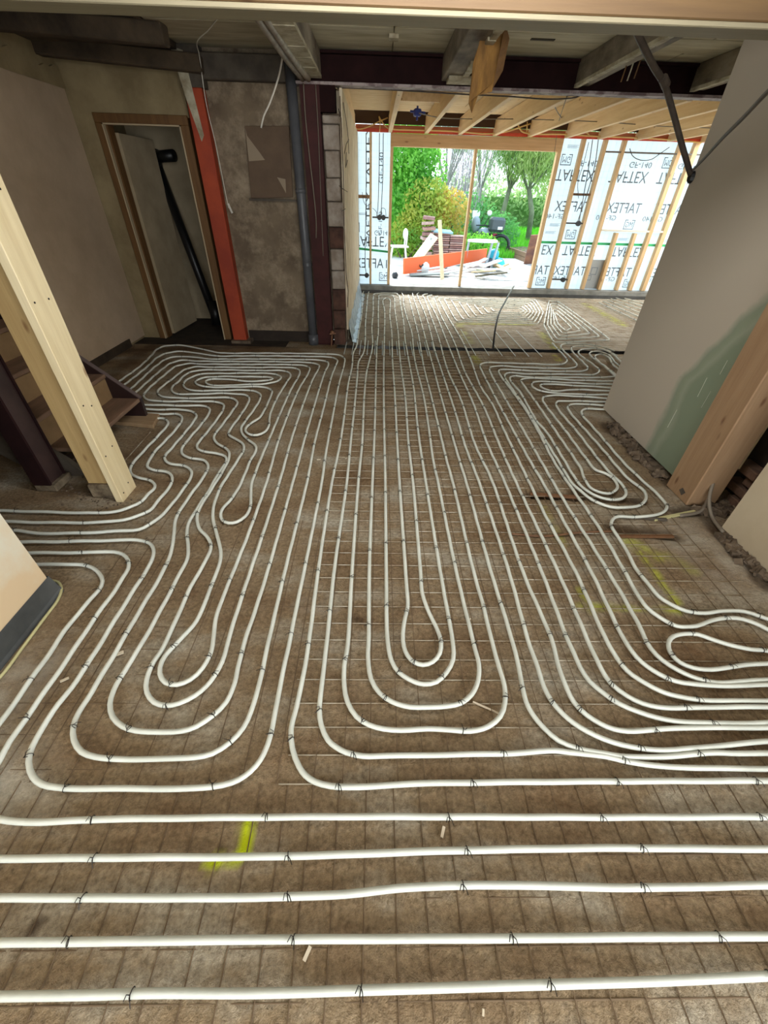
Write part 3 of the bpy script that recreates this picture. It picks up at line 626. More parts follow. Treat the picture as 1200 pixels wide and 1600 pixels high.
obj('near_string', MB().prism([(-2.02, 0.0), (-2.1, .12), (-3.1, 1.05), (-3.1, .7), (-2.35, 0.0)], 'y', 2.385, 2.418), GREYBD, t)
t = empty('wood_offcut', (-2.0, 3.2, 0), 'short pale plank offcut on the floor at the foot of the stairs', 'plank')
obj('plank', MB().prism([f2(175,664), f2(241,671), f2(251,653), f2(200,648)], 'z', .004, .038), mat('offcut_wood', srgb(176,150,116), .7, srgb(150,122,90), 4, stretch=(1, 8, 1)), t, bevel=.003)
single('grey_sheet', MB().prism([(-2.75, 2.75), (-2.30, 2.64), (-2.22, 2.78), (-2.64, 3.0)], 'z', .03, .05), GREYBD, 'grey dusty board lying under the stairs', 'board')
single('pale_stick', MB().beam(FL(72,685,.03), FL(96,658,.03), .012, .012), CABLEW, 'thin pale stick on the grey board under the stairs', 'stick')
single('steel_rod', MB().tube([FL(195,720,.01), FL(235,675,.01)], .004, 6), WIRE, 'thin bright steel rod on the floor between stair foot and pale post', 'rod')
single('purple_board', MB().prism([f2(90,722), f2(127,705), f2(127,714), f2(97,732)], 'z', .004, .02), mat('lilac_grey', srgb(120,104,104), .7), 'narrow lilac grey board on the floor behind the maroon post', 'board')
struct('wall_left_low', MB().box(-3.13, -3.12, 2.0, 3.0, 0, 2.3), RAWWALL)

# ================================================================== EXTENSION: joists, boards, timber wall
near = [(548,143),(627,146),(713,149),(797,158),(910,150),(985,152),(1078,155)]
far = [(552,198),(610,200),(667,202),(720,203),(775,205),(830,207),(888,210),(940,213),(998,215)]
fx = [AY(x, y, 9.2).x for x, y in far]
for i in range(12):
    xf = fx[i] if i < len(fx) else fx[-1]+(i-len(fx)+1)*.57
    xn = xf*0.985+.03
    lab = 'new pale timber roof joist, number %s from the left wall of the extension' % ['one','two','three','four','five','six','seven','eight','nine','ten','eleven','twelve'][i]
    lab = ['leftmost new roof joist, against the cream wall', 'second new roof joist from the cream extension wall', 'third new roof joist, right of the blue junction box', 'fourth new roof joist from the cream extension wall', 'fifth new roof joist from the cream extension wall', 'sixth new roof joist from the cream extension wall', 'seventh new roof joist from the cream extension wall', 'eighth new roof joist, crossed by the hanging dark cord', 'ninth new roof joist from the cream extension wall', 'tenth new roof joist, near the right plasterboard edge', 'eleventh new roof joist, mostly behind the plasterboard wall', 'last new roof joist, hidden behind the plasterboard wall'][i]
    single('roof_joist', MB().beam((xn, 5.76, 2.505), (xf, 9.28, 2.505), .062, .20), JOIST, lab, 'joist', 'new roof joists of the extension', bevel=.003)
roof = struct('ceiling_extension', box(-0.7, 6.9, 5.7, 9.6, 2.66, 2.74), PLY)
yy = 5.74; k = 0
while yy < 8.75:
    x0 = -0.62-(.6 if k % 2 else 0)
    while x0 < 5.1:
        x1 = x0+2.44
        a0 = max(x0, -.62)
        obj('roof_board', box(a0+.003, min(x1, 5.12)-.003, yy+.004, min(yy+.61, 8.8)-.004, 2.608, 2.63), PLY, roof, bevel=.002); x0 = x1
    yy += .61; k += 1
obj('fill_light_frame', MB().box(5.15, 5.2, 5.8, 9.0, 2.6, 2.66).box(6.5, 6.55, 5.8, 9.0, 2.6, 2.66), PLY, roof)  # made-up frame bars beside the added extension light
shade_board = struct('trim_shade', box(-0.6, 6.7, 9.21, 9.24, 2.50, 2.66), mat('shade_brown', srgb(74,52,34), .9))  # dark board painting in the shade at the far joist ends
single('joist_blocking', box(fx[1]+.035, fx[2]-.035, 7.05, 7.10, 2.50, 2.60), JOIST, 'short timber blocking between joists behind the blue junction box', 'blocking', bevel=.003)
t = empty('junction_box', tuple(AY(652,176,7.0)), 'blue electrical junction box hanging between new joists', 'box')
c = AY(652,176,7.0); obj('box_body', MB().obox(c, (.09, .08, .07), (0, 0, .2)), mat('blue_plastic', srgb(34,52,130), .4), t, bevel=.012)
obj('spout', MB().tube([c+Vector((-.09, 0, .01)), c+Vector((.10, 0, .0))], .012, 8), mat('blue_plastic', srgb(34,52,130), .4), t)
obj('spout', MB().tube([c+Vector((0, 0, -.07)), c+Vector((0, 0, .06))], .012, 8), mat('blue_plastic', srgb(34,52,130), .4), t)

# timber wall
KZ = 0.145
kerb = MB().box(-0.42, 6.8, 9.20, 9.62, -.02, KZ-.01)
struct('kerb', kerb, KERB)
bpy.data.objects['kerb'].name = 'trim_sill'
single('kerb_foil', MB().box(-0.40, 6.7, 9.192, 9.197, 0.0, .06), BITU, 'dark grey foil band along foot of the extension kerb', 'foil strip')
SD = .10
def stud(x, z0, z1, lab, w=.052, y=YE, m=STUD):
    return single('wall_stud', box(x-w/2, x+w/2, y, y+SD, z0, z1), m, lab, 'stud', 'timber studs of the extension wall', bevel=.002)
TOP = 2.42
xs = {}
stud(-.165, KZ, TOP, 'narrow stud in the left membrane panel', .04)
stud(.20, KZ, TOP, 'stud at the left side of the garden opening', .05)
stud(1.655, KZ, 2.24, 'slim middle upright standing in the garden opening', .045)
stud(3.10, KZ, TOP, 'stud at the right side of the garden opening', .065)
stud(3.49, KZ, TOP, 'first full stud right of the opening jamb', .06)
stud(3.87, KZ, TOP, 'second full stud right of the opening jamb, beside the socket rails', .06)
stud(4.20, KZ, TOP, 'third full stud right of the opening jamb, above the grey box patch', .06)
stud(5.19, KZ, TOP, 'full stud right of the two short studs', .07)
stud(5.46, KZ, TOP, 'orange tinted full stud nearest the plasterboard wall', .08)
stud(6.2, KZ, TOP, 'last full stud, hidden behind the plasterboard wall')
stud(4.55, KZ, 1.11, 'left one of the two short studs under the white cross rail', .065)
stud(4.91, KZ, 1.11, 'right one of the two short studs under the white cross rail', .06)
def rail(x0, x1, z, lab, h=.05, m=HEADER, d=SD):
    return single('cross_rail', box(x0, x1, YE+.002, YE+d, z-h/2, z+h/2), m, lab, 'rail', bevel=.002)
rail(-.40, -.19, 1.545, 'short brown cross rail in the left membrane panel', .05, wood('rail_brown', srgb(170,130,88), srgb(140,104,68), 'x'))
rail(3.52, 3.84, 1.667, 'short dark brown cross rail between first and second full studs', .035, wood('rail_dark', srgb(120,88,58), srgb(96,68,44), 'x'))
rail(4.23, 5.42, 1.145, 'long white cross rail above the two short studs', .03, mat('white_rail', srgb(224,222,210), .6))
rail(3.87, 6.6, 2.255, 'thin dark rail running under the red band at right', .022, mat('dark_rail', srgb(110,104,100), .6), .03)
hd = single('opening_header', box(.175, 3.13, YE-.01, YE+SD, 2.235, 2.40), HEADER, 'pale timber header above the garden opening', 'beam', bevel=.003)
single('top_plate', box(-.42, 6.65, YE+.005, YE+SD, 2.42, 2.50), wood('plate_red', srgb(214,132,88), srgb(196,108,70), 'x'), 'reddish timber top plate along the timber wall', 'plate', bevel=.003)
RED = mat('red_band', srgb(226,80,40), .5, srgb(206,62,34), 8)
single('red_tape', MB().box(-.42, 6.65, YE-.012, YE-.003, 2.405, 2.45), RED, 'orange red sealing tape along the head of the timber wall', 'tape')
# electrical rails and boxes
def ebox(x0, x1, z, xs_, lab):
    t = empty('socket_rail', ((x0+x1)/2, YE, z), lab, 'socket rail', 'electrical boxes on the timber wall')
    rl = obj('rail', box(x0, x1, YE+.01, YE+.045, z-.012, z+.012), mat('rail_metal', srgb(70,66,62), .5), t)
    for x in xs_: obj('socket_box', MB().tube([(x, YE-.03, z), (x, YE+.03, z)], .042, 12), mat('socket_black', srgb(44,46,48), .45), rl)
ebox(-.13, .17, 1.245, (.0, .075), 'dark rail with two round boxes beside the garden opening')
ebox(-.40, -.19, .30, (-.24,), 'dark rail with round box low in the left membrane panel')
ebox(3.52, 3.84, 1.24, (3.75,), 'dark rail with round box at mid height right of the opening')
ebox(3.52, 3.84, .31, (3.74,), 'dark rail with round box low right of the opening')
# vertical cables on the wall
def wallcable(pts, lab, r=.007, m=None, Y=YE-.01):
    return single('wall_cable', MB().tube(smoothpath([AY(x, y, Y) for x, y in pts], .06), r, 6), m or mat('cable_grey_dark', srgb(92,92,90), .5), lab, 'cable')
wallcable([(572,208),(572,300),(571,420),(573,430)], 'grey cable dropping to the low box in the left panel')
wallcable([(593,208),(592,280),(590,330),(588,341)], 'left one of two cables dropping to the double box')
wallcable([(599,208),(598,280),(596,325),(596,338)], 'right one of two cables dropping to the double box')
wallcable([(566,300),(568,314),(573,322),(579,318)], 'looped cable end below the brown left rail', .005)
wallcable([(582,325),(588,331),(590,339)], 'small cable loop left of the double box', .005)
wallcable([(594,338),(597,325),(602,327),(603,338)], 'small cable loop right of the double box', .005)
wallcable([(926,218),(920,260),(913,300),(906,340),(905,348)], 'long cable sloping down to the mid height box at right')
wallcable([(935,218),(929,260),(915,310),(903,345)], 'second cable sloping down to the mid height box at right')
wallcable([(920,222),(912,255),(903,285),(904,310)], 'short cable end behind the first full stud', .005)
wallcable([(984,232),(988,243),(1000,250),(1018,249),(1030,241),(1046,230)], 'black cable sagging in an arc over the right membrane', .006)
wallcable([(870,208),(868,225),(866,240)], 'thin cable hanging over the header at right', .004)
# conduits along the joists
def conduit(pts, lab, r=.009, m=YCABLE):
    return single('conduit', MB().tube(smoothpath([AY(x, y, Y) for x, y, Y in pts], .08), r, 6), m, lab, 'conduit', 'yellow conduits under the new roof', smooth=True)
Yc = 9.17
conduit([(548,200,Yc),(562,202,Yc),(578,197,Yc),(592,190,Yc),(606,184,Yc)], 'pale conduit rising to the cross of cables in the left corner')
conduit([(592,182,Yc),(598,192,Yc),(606,200,Yc),(640,203,Yc),(680,204,Yc),(720,206,Yc),(760,209,Yc),(790,206,Yc),(815,198,Yc),(830,193,Yc)], 'long pale conduit along the red tape above the opening', .011)
conduit([(592,182,Yc),(594,192,Yc),(593,206,Yc)], 'short pale conduit end crossing in the left corner')
conduit([(808,192,Yc),(815,205,Yc),(830,209,Yc),(880,210,Yc),(930,213,Yc),(985,215,Yc),(1040,218,Yc),(1096,223,Yc)], 'long pale conduit along the red tape to the right', .011)
conduit([(824,190,Yc),(823,206,Yc)], 'upright pale conduit stub above the opening header')
conduit([(895,212,Yc),(905,208,Yc),(915,206,Yc),(921,212,Yc)], 'small pale conduit arch above the first full stud')
conduit([(655,177,6.9),(690,184,7.6),(740,186,8.0),(800,186,8.0),(880,188,8.0),(950,191,8.0),(1030,197,8.0),(1110,200,8.0)], 'thin brown cable strung under joists from the blue box', .006, CABLEG)
conduit([(527,137,5.74),(560,138,5.74),(640,142,5.74),(720,147,5.74),(800,151,5.74),(860,155,5.74),(900,152,5.74),(910,148,5.74)], 'dark cable strung just behind the steel beam', .006, CABLED)
conduit([(886,150,5.76),(880,168,6.3),(873,190,7.9)], 'thin dark cable dropping from the steel beam at right', .004, CABLED)
conduit([(866,165,6.6),(873,178,7.4),(881,188,7.9)], 'short brown cable crossing in front of a joist', .006, CABLEG)
# membrane sheets with print
YM = YE+SD+.004
YT = YM-.004
def sheet(x0, x1, z0, z1, name, lab):
    t = empty(name, ((x0+x1)/2, YM, z0), lab, 'membrane'); m = MB(); nx = max(2, int((x1-x0)/.12)); nz_ = 14
    for i in range(nx+1):
        for j in range(nz_+1):
            m.v.append((x0+(x1-x0)*i/nx, YM+.004+.003*math.sin(i*1.9+j*.7), z0+(z1-z0)*j/nz_))
    m.f = [(i*(nz_+1)+j, (i+1)*(nz_+1)+j, (i+1)*(nz_+1)+j+1, i*(nz_+1)+j+1) for i in range(nx) for j in range(nz_)]
    obj('sheet', m, MEMB, t, smooth=True); return t
shL = sheet(-.62, .19, KZ-.02, 2.42, 'wall_membrane', 'pale blue printed membrane left of the garden opening')
shR = sheet(3.075, 6.75, KZ-.02, 2.42, 'wall_membrane', 'pale blue printed membrane behind the studs right of the opening')
_tc = {}
def textmesh(s):
    if s in _tc: return _tc[s]
    cu = bpy.data.curves.new('t', 'FONT'); cu.body = s; cu.size = 1.0; cu.resolution_u = 3; cu.space_character = 1.0
    o = bpy.data.objects.new('t', cu); COL.objects.link(o); dg = bpy.context.evaluated_depsgraph_get()
    me = bpy.data.meshes.new_from_object(o.evaluated_get(dg)); v = [tuple(q.co) for q in me.vertices]; f = [tuple(p.vertices) for p in me.polygons]
    bpy.data.objects.remove(o); bpy.data.curves.remove(cu); bpy.data.meshes.remove(me)
    xs_ = [q[0] for q in v]; ys_ = [q[1] for q in v]
    x0, x1, y0, y1 = min(xs_), max(xs_), min(ys_), max(ys_)
    v = [((q[0]-x0)/(x1-x0)-.5, (q[1]-y0)/(y1-y0)-.5) for q in v]; _tc[s] = (v, f, (x1-x0)/(y1-y0)); return _tc[s]
def letter(s, cx, cz, w, h, parent, fx_=1, fz=1, rot=0, m=PRINT, limit=None):
    v, f, _a = textmesh(s); mb = MB(); V = []
    for a, b in v:
        p, q = a*w*fx_, b*h*fz
        if rot: p, q = (-q, p)
        V.append((cx+p, YT, cz+q))
    if limit:
        keep = [g for g in f if all(limit[0] < V[i][0] < limit[1] for i in g)]
    else: keep = f
    if not keep: return
    mb.add(V, keep); obj('lettering', mb, m, parent, kind='stuff')
def logo(cx, cz, parent, fz=1, fx_=1):
    mb = MB(); w, h, e = .19, .15, .012
    mb.box(cx-w/2, cx+w/2, YT, YT+.001, cz-h/2, cz-h/2+e).box(cx-w/2, cx-w/2+e, YT, YT+.001, cz-h/2, cz+h/2).box(cx+w/2-e, cx+w/2, YT, YT+.001, cz-h/2, cz+h/2)
    mb.box(cx-w/2, cx-w*.18, YT, YT+.001, cz+h/2-e, cz+h/2).box(cx+w*.18, cx+w/2, YT, YT+.001, cz+h/2-e, cz+h/2)
    obj('logo_frame', mb, PRINT, parent); letter('MG', cx, cz, .13, .085, parent, fx_, fz)
def px(x, y): p = AY(x, y, YT); return p.x, p.z
def ctr(zx, zy): return px(780+zx/3.636, 190+zy/3.636)
LR = (3.11, 6.7)
for zx in (430, 735, 1010):                                    # row 1, upside down
    x, z_ = ctr(zx, 315); letter('TAFTEX', x, 1.93, .69, .16, shR, 1, -1, limit=LR); letter('GF-140', x+.15, 2.10, .40, .08, shR, 1, -1, limit=LR)
for zx in (380, 965): x, z_ = ctr(zx, 225); logo(x, 2.14, shR, -1)
for zx in (420, 715, 985):                                     # row 2, mirrored
    x, z_ = ctr(zx, 490); letter('TAFTEX', x-.02, 1.49, .64, .155, shR, -1, 1, limit=LR); letter('GF-140', x-.30, 1.335, .38, .075, shR, -1, 1, limit=LR)
for zx in (745,): x, z_ = ctr(zx, 565); logo(x, 1.24, shR, 1, -1)
x, z_ = ctr(408, 632); logo(x, 1.06, shR, -1)
obj('green_stripe', box(3.08, 6.7, YT, YT+.001, .905, .945), GREENP, shR)
for zx in (215, 465, 745):                                     # row 3, upside down
    x, z_ = ctr(zx, 705); letter('TAFTEX', x, .80, .66, .16, shR, 1, -1, limit=LR)
for zx in (190, 400, 660, 930):                                # row 4, mirrored
    x, z_ = ctr(zx, 850); letter('TAFTEX', x, .46, .64, .155, shR, -1, 1, limit=LR)
    letter('GF-140', x-.15, .33, .38, .075, shR, -1, 1, limit=LR)
for zx in (235, 735): x, z_ = ctr(zx, 908); logo(x, .26, shR, 1, -1)
for x, z_, n_ in ((3.35, 1.22, 0), (4.75, 1.02, 1), (3.30, 1.10, 0), (3.35, 2.33, 1), (5.6, 1.02, 1)):
    m = MB()
    for k in range(4): m.box(x-.10, x+.10-.03*(k % 2), YT, YT+.001, z_-.012*k, z_-.012*k+.004)
    obj('small_print', m, PRINT, shR, kind='stuff')
obj('grey_patch', box(4.20, 4.53, YT-.006, YT-.002, KZ, .66), mat('patch_grey', srgb(164,170,172), .6), shR, label='grey rectangular patch low on the membrane')
m = MB()
for x0, x1, z0, z1 in ((4.30,4.42,.40,.41),(4.30,4.42,.52,.53),(4.30,4.31,.40,.53),(4.41,4.42,.40,.53),(4.26,4.34,.30,.308),(4.26,4.34,.38,.388),(4.26,4.268,.30,.388),(4.332,4.34,.30,.388)): m.box(x0, x1, YT-.008, YT-.0065, z0, z1)
obj('patch_outline', m, PRINT, shR)
LL = (-.6, .175)
letter('TAFTEX', -.12, .86, .74, .165, shL, 1, -1, limit=LL); letter('TAFTEX', -.14, .50, .70, .165, shL, -1, 1, limit=LL)
letter('GF-140', .06, 1.0, .30, .08, shL, 1, -1, limit=LL)
x, z_ = px(554, 355); logo(x, z_, shL, -1); x, z_ = px(602, 435); logo(x-.03, z_+.03, shL, 1, -1)
obj('green_stripe', MB().add([(-.6, YT, .735), (.18, YT, .68), (.18, YT, .715), (-.6, YT, .775)], [(0,1,2,3)]), GREENP, shL)
for z_ in (2.1, 1.2): letter('TAFTEX', -.20, z_, .85, .10, shL, 1, 1, rot=1, limit=LL)
letter('GF-140', .02, 1.95, .42, .075, shL, 1, 1, rot=1, limit=LL); letter('GF-140', .02, 1.15, .36, .07, shL, 1, 1, rot=1, limit=LL)
ps = MB()
for k in range(3): ps.box(-.52+.0*k, -.24, YT, YT+.001, 1.30-.012*k, 1.304-.012*k)
obj('small_print', ps, PRINT, shL, kind='stuff')
gl = MB()
for k in range(9): gl.box(-.6+.09*k, -.598+.09*k, YT+.001, YT+.002, KZ, 2.4)
for k in range(24): gl.box(-.6, .18, YT+.001, YT+.002, .2+.09*k, .202+.09*k)
obj('sheet_grid', gl, mat('faint_grid', srgb(176,198,208), .7), shL, kind='stuff')
gl = MB()
for k in range(40): gl.box(3.1+.09*k, 3.102+.09*k, YT+.001, YT+.002, KZ, 2.4)
for k in range(24): gl.box(3.09, 6.7, YT+.001, YT+.002, .2+.09*k, .202+.09*k)
obj('sheet_grid', gl, MAT['faint_grid'], shR, kind='stuff')

# ================================================================== hanging things and cables in the old room
hb = MB(); Yh = 4.3
outl = [(757,30),(790,32),(787,75),(775,125),(770,142),(748,148),(737,177),(731,162),(738,100),(748,70)]
F_ = [AY(x, y, Yh) for x, y in outl]
nF = len(F_); vv = []
for s_ in (0, 1):
    for i, p in enumerate(F_):
        bend = .05*math.sin((p.x-.7)*18)
        vv.append((p.x, p.y+bend+.008*s_, p.z))
hb.add(vv, [tuple(range(nF)), tuple(range(2*nF-1, nF-1, -1))]+[(i, i+nF, (i+1) % nF+nF, (i+1) % nF) for i in range(nF)])
t = single('torn_board', hb, mat('torn_hardboard', srgb(160,118,58), .8, srgb(110,78,38), 7, bump=.3, stretch=(2, 2, .6)), 'torn brown hardboard hanging from the ceiling before the steel beam', 'board')
t2 = MB().add([AY(769,140,Yh-.02), AY(790,36,Yh-.03), AY(796,60,Yh-.03), AY(786,110,Yh-.02)], [(0,1,2,3)])
obj('torn_flap', t2, mat('torn_hardboard_dark', srgb(120,86,44), .8, srgb(84,58,30), 7, bump=.3), t)
single('pale_lath_bundle', MB().beam(AY(772,27,4.0), AY(700,105,5.3), .03, .012).beam(AY(764,30,4.0), AY(706,100,5.2), .05, .006), OLDEDGE, 'pale split lath hanging under the middle old joist', 'lath')
single('joist_end_block', MB().box(.62, .86, 5.35, 5.55, 2.43, 2.46), OLDEDGE, 'pale board end under the middle joist against steel beam', 'block', bevel=.003)
for n_, (x, y) in enumerate(((978,112),(988,110),(999,106))):
    a = FL(x, y-6, 2.45); single('plaster_shred', MB().beam(a+Vector((0, 0, .02)), a-Vector((.01, 0, .08)), .012, .006), (MAT['torn_hardboard_dark'] if n_ != 1 else OLDEDGE), ['left brown shred hanging from right joist edge', 'pale middle shred hanging from right joist edge', 'right brown shred hanging from right joist edge'][n_], 'shred')
def cord(pts, r, m, lab, name='cord'):
    return single(name, MB().tube(smoothpath([AY(*p) for p in pts], .05), r, 8), m, lab, 'cord', smooth=True)
cord([(988,34,3.2),(1005,72,3.3),(1022,105,3.4),(1038,132,3.5),(1050,170,3.55),(1065,225,3.6),(1080,276,3.62)], .017, CABLED, 'thick dark cord hanging from the ceiling with taped end', 'hanging_cord')
tt = single('cord_joint', MB().tube([AY(1036,122,3.45), AY(1041,134,3.48)], .024, 8).tube([AY(1026,116,3.47), AY(1034,112,3.47)], .006, 6), CABLED, 'knotted joint on the thick dark hanging cord', 'joint')
single('taped_end', MB().ball(AY(1081,277,3.62), .03, 8, 6, (1, 1, 1.2)), BLACK, 'black taped end where two dark cords meet', 'tape')
cord([(1082,266,3.6),(1100,248,3.2),(1130,215,2.6),(1165,180,2.22),(1200,143,2.0),(1240,105,1.85)], .008, CABLED, 'thin brown cord rising right across the plasterboard wall', 'power_lead')
_yc = FL(443,74,2.455).y
cord([(443,74,_yc),(441,90,_yc*.6+5.1*.4),(434,125,5.1),(422,160,5.1),(412,182,5.1),(408,200,5.1)], .0075, CABLEW, 'white cable end curving down left of the old joist', 'white_cable')
cord([(358,14,4.7),(340,30,4.9),(325,48,5.1),(308,66,5.3),(312,90,5.5),(322,160,5.56),(338,230,5.56),(350,290,5.56),(357,325,5.56)], .004, CABLEW, 'thin white cable hanging beside the orange column', 'thin_white_cable')
single('cable_plug', MB().tube([AY(356,318,5.56), AY(363,333,5.56)], .012, 6), CABLEW, 'small white clip at the end of the thin cable beside the orange column', 'clip')
cord([(474,130,5.57),(477,180,5.57),(483,240,5.57),(490,300,5.57),(494,345,5.57),(494,372,5.57)], .006, CABLEG, 'thin grey cable hanging over the maroon column', 'grey_cable')
cord([(493,132,5.58),(497,200,5.59),(501,300,5.6),(505,400,5.6)], .004, CABLEG, 'hairline grey cable fixed on maroon column flange', 'grey_cable')
cord([(770,547,5.6),(773,520,5.75),(778,495,6.1),(789,472,6.9),(800,452,8.3),(803,447,9.15)], .013, BLACK, 'black cable rising from the floor joint towards the garden opening', 'black_cable')
t = empty('tap_stub', (-.62, 5.5, .1), 'old brass tap stub low beside the maroon column', 'tap')
a = AY(519,520,5.55); obj('tap_body', MB().ball(a, .03, 8, 6).tube([a, a+Vector((.0, .06, .0))], .012, 8), mat('dull_brass', srgb(150,110,84), .5, metal=.6), t)
obj('tap_pipe', MB().tube([a, Vector((a.x-.02, a.y, .0))], .010, 8), MAT['dull_brass'], t)
obj('tap_lever', MB().beam(a+Vector((-.03, -.02, -.01)), a+Vector((.05, -.02, .0)), .01, .01), MAT['dull_brass'], t)
# hatch board on the bare wall
t = empty('hatch_board', tuple(AY(418,300,5.70)), 'brown grey board with torn paper fixed on the bare wall', 'board')
q = [AY(383,197,5.715), AY(452,197,5.715), AY(458,308,5.715), AY(393,310,5.715)]
hbd = obj('board', MB().prism([(p.x, p.z) for p in q], 'y', 5.70, 5.728), mat('hatch_brown', srgb(108,88,68), .8, srgb(90,72,56), 3), t, bevel=.003)
obj('torn_paper', MB().add([AY(383,200,5.697), AY(386,212,5.697), AY(407,240,5.697), AY(414,250,5.697), AY(389,252,5.697)], [(0,1,2,3,4)]), mat('torn_paper', srgb(150,134,112), .8), hbd)
obj('torn_paper', MB().add([AY(433,277,5.697), AY(446,280,5.697), AY(447,302,5.697)], [(0,1,2)]), MAT['torn_paper'], hbd)
obj('ledge', box(q[3].x-.02, q[2].x+.04, 5.68, 5.728, q[3].z-.02, q[3].z), GREYBD, t)
# small litter on the floor
for n_, (x, y, L_, ang, lab) in enumerate(((498,718,.03,.2,'small pale chip between pipes left of the mesh centre'), (541,716,.02,.9,'tiny bright chip right of the small pale chip'), (669,636,.02,0,'tiny white chip far between the middle pipes'),
        (101,1062,.03,.6,'pale wood chip between pipes at left'), (184,1022,.045,.5,'pale splinter on a pipe at left'), (733,968,.02,.5,'speck of plaster beside the small middle loop'), (692,1300,.03,1.2,'pinkish chip on the floor below the lowest loops'), (755,1582,.012,1.3,'small white drop at the bottom edge'), (1183,895,.03,-.7,'white chip in the rubble at the near right panel'),
        (760,1106,.11,-.45,'thin straw lying by the third middle loop'), (480,1490,.03,1.1,'short straw between the lowest straight pipes'))):
    a = FL(x, y, .008); single('chip', MB().obox(a, (L_, max(.005, L_*(.3 if L_ < .1 else .05)), .006), (0, 0, ang)), mat('chip_pale', srgb(214,200,176), .8), lab, 'chip', 'litter on the floor')

# ================================================================== MESH MATS
def meshmat(x0, x1, y0, y1, px_, py_, ox, oy, z, lab, m, rr=.0022, m2=None):
    t = empty('wire_mesh', ((x0+x1)/2, (y0+y1)/2, 0), lab, 'wire mesh', 'steel wire meshes on the floor')
    dm = MB().tube([(0, 0, 0), (1, 0, 0)], rr, 6).data('wire_x'); dm.materials.append(m)
    dn = MB().tube([(0, 0, 0), (0, 1, 0)], rr*.75, 6).data('wire_y'); dn.materials.append(m2 or m)
    y = oy
    while y < y1:
        if y > y0:
            o = bpy.data.objects.new('mesh_wire', dm); put(o, t); o.location = (x0+random.uniform(-.03, .0), y+random.uniform(-.003, .003), z+random.uniform(-.001, .001)); o.scale = (x1-x0+.03, 1, 1)
        y += py_
    x = ox
    while x < x1:
        if x > x0:
            o = bpy.data.objects.new('mesh_wire', dn); put(o, t); o.location = (x+random.uniform(-.003, .003), y0-random.uniform(0, .03), z+rr*1.9); o.scale = (1, y1-y0+.04, 1)
        x += px_
WIREB = mat('rusty_unlit_mesh_wire', srgb(120,100,76), 0.8, srgb(100,80,58), 9)
meshmat(-.30, 1.95, 0.50, 5.43, .0955, .0948, -.199, 0.504, .0062, 'steel wire mesh mat under the pipes in the middle of the room', WIRE, m2=WIREB)  # long wires take a darker brown: their missing glint is put into colour
meshmat(-1.45, 2.10, -0.55, 0.495, .0905, .0948, -1.375, -.54, -.0016, 'rusty wire mesh mat bedded in the floor nearest the camera', WIREB)
meshmat(-1.50, -.31, 0.52, 1.9, .119, .119, -1.40, .55, -.0022, 'faint rusty wire mesh bedded in the floor at left', WIREB)
meshmat(-.28, 6.5, 5.68, 9.12, .0955, .0948, -.25, 5.75, .0062, 'steel wire mesh mat under the pipes of the extension', WIRE)
# linking bars bridging the joint
ORD = ['first','second','third','fourth','fifth','sixth','seventh','eighth','ninth','tenth','eleventh','twelfth','thirteenth']
for i in range(13):
    x = -.42+i*.096; o = single('link_bar', MB().tube([(x, 5.18, .012), (x+.002, 5.78, .014)], .0055, 6), mat('bright_bar', srgb(214,224,222), .35), '%s short steel bar bridging the floor joint, counted from the brick pier' % ORD[i], 'bar', 'steel bars bridging the floor joint')
for i in range(6):
    x = .95+i*.17+.3; o = single('link_bar', MB().tube([(x, 5.25, .012), (x+.002, 6.5, .014)], .0045, 6), mat('bright_bar', srgb(214,224,222), .35), '%s longer steel bar crossing the floor joint near the black cable' % ORD[i], 'bar', 'long steel bars bridging the floor joint')

# ================================================================== PIPES
PZ = .024; PR = .0098
def tie_mesh():
    m = MB(); R_ = PR+.0022; P = [(0, math.cos(t)*R_, math.sin(t)*R_) for t in np.linspace(0, 2*PI, 11)]
    m.tube(P, .0014, 4, caps=False); m.tube([(0, .2*R_, R_), (.006, -.006, R_+.006), (.010, -.020, R_+.002)], .0013, 4); m.tube([(0, .2*R_, R_), (-.007, .004, R_+.004), (-.012, -.010, R_)], .0013, 4)
    d = m.data('tie'); d.materials.append(TIE); return d
TIED = tie_mesh(); tv = [tuple(v.co) for v in TIED.vertices]; tf = [tuple(p.vertices) for p in TIED.polygons]
def W3(P): return [FL(p[0], p[1], PZ) for p in P]
def make_pipe(P, label, name='heating_pipe', world=False, ties=True, step=.035):
    C_ = smoothpath(P if world else W3(P), step)
    # slight unevenness over the mesh
    C_ = [p+Vector((0, 0, .002*math.sin(p.x*23+p.y*31))) for p in C_]
    o = single(name, MB().tube(C_, PR, 8), PIPE, label, 'heating pipe', 'white underfloor heating pipes', smooth=True)
    if not ties: return o
    acc = random.uniform(0, .5); far_ = MB(); nfar = 0
    for i in range(1, len(C_)-1):
        d1 = (C_[i]-C_[i-1]); d2 = (C_[i+1]-C_[i]); ds = d1.length
        k = d1.angle(d2, 0)/max(ds, 1e-3); acc += ds*(1/.62+min(k, 8)*.5)
        if acc > 1:
            acc = random.uniform(-.12, .12); p = C_[i]; ang = math.atan2(d2.y, d2.x)+random.uniform(-.25, .25)
            if p.y < 1.25:
                q = bpy.data.objects.new('wire_tie', TIED); put(q, o); q.location = p; q.rotation_euler = (random.uniform(-.6, .6), 0, ang)
            else:
                R_ = Matrix.Translation(p) @ Matrix.Rotation(ang, 4, 'Z'); far_.add([R_ @ Vector(v) for v in tv], tf); nfar += 1
    if nfar: obj('far_wire_tie', far_, TIE, o, kind='stuff')
    return o
B = {}
def ext(*lists):
    out = []
    for l in lists: out += list(l)
    return out
h2 = [(-90,1344),(0,1342),(200,1340),(400,1338.5),(543,1335),(640,1331),(800,1327),(953,1325),(1100,1326),(1200,1327),(1300,1329)]
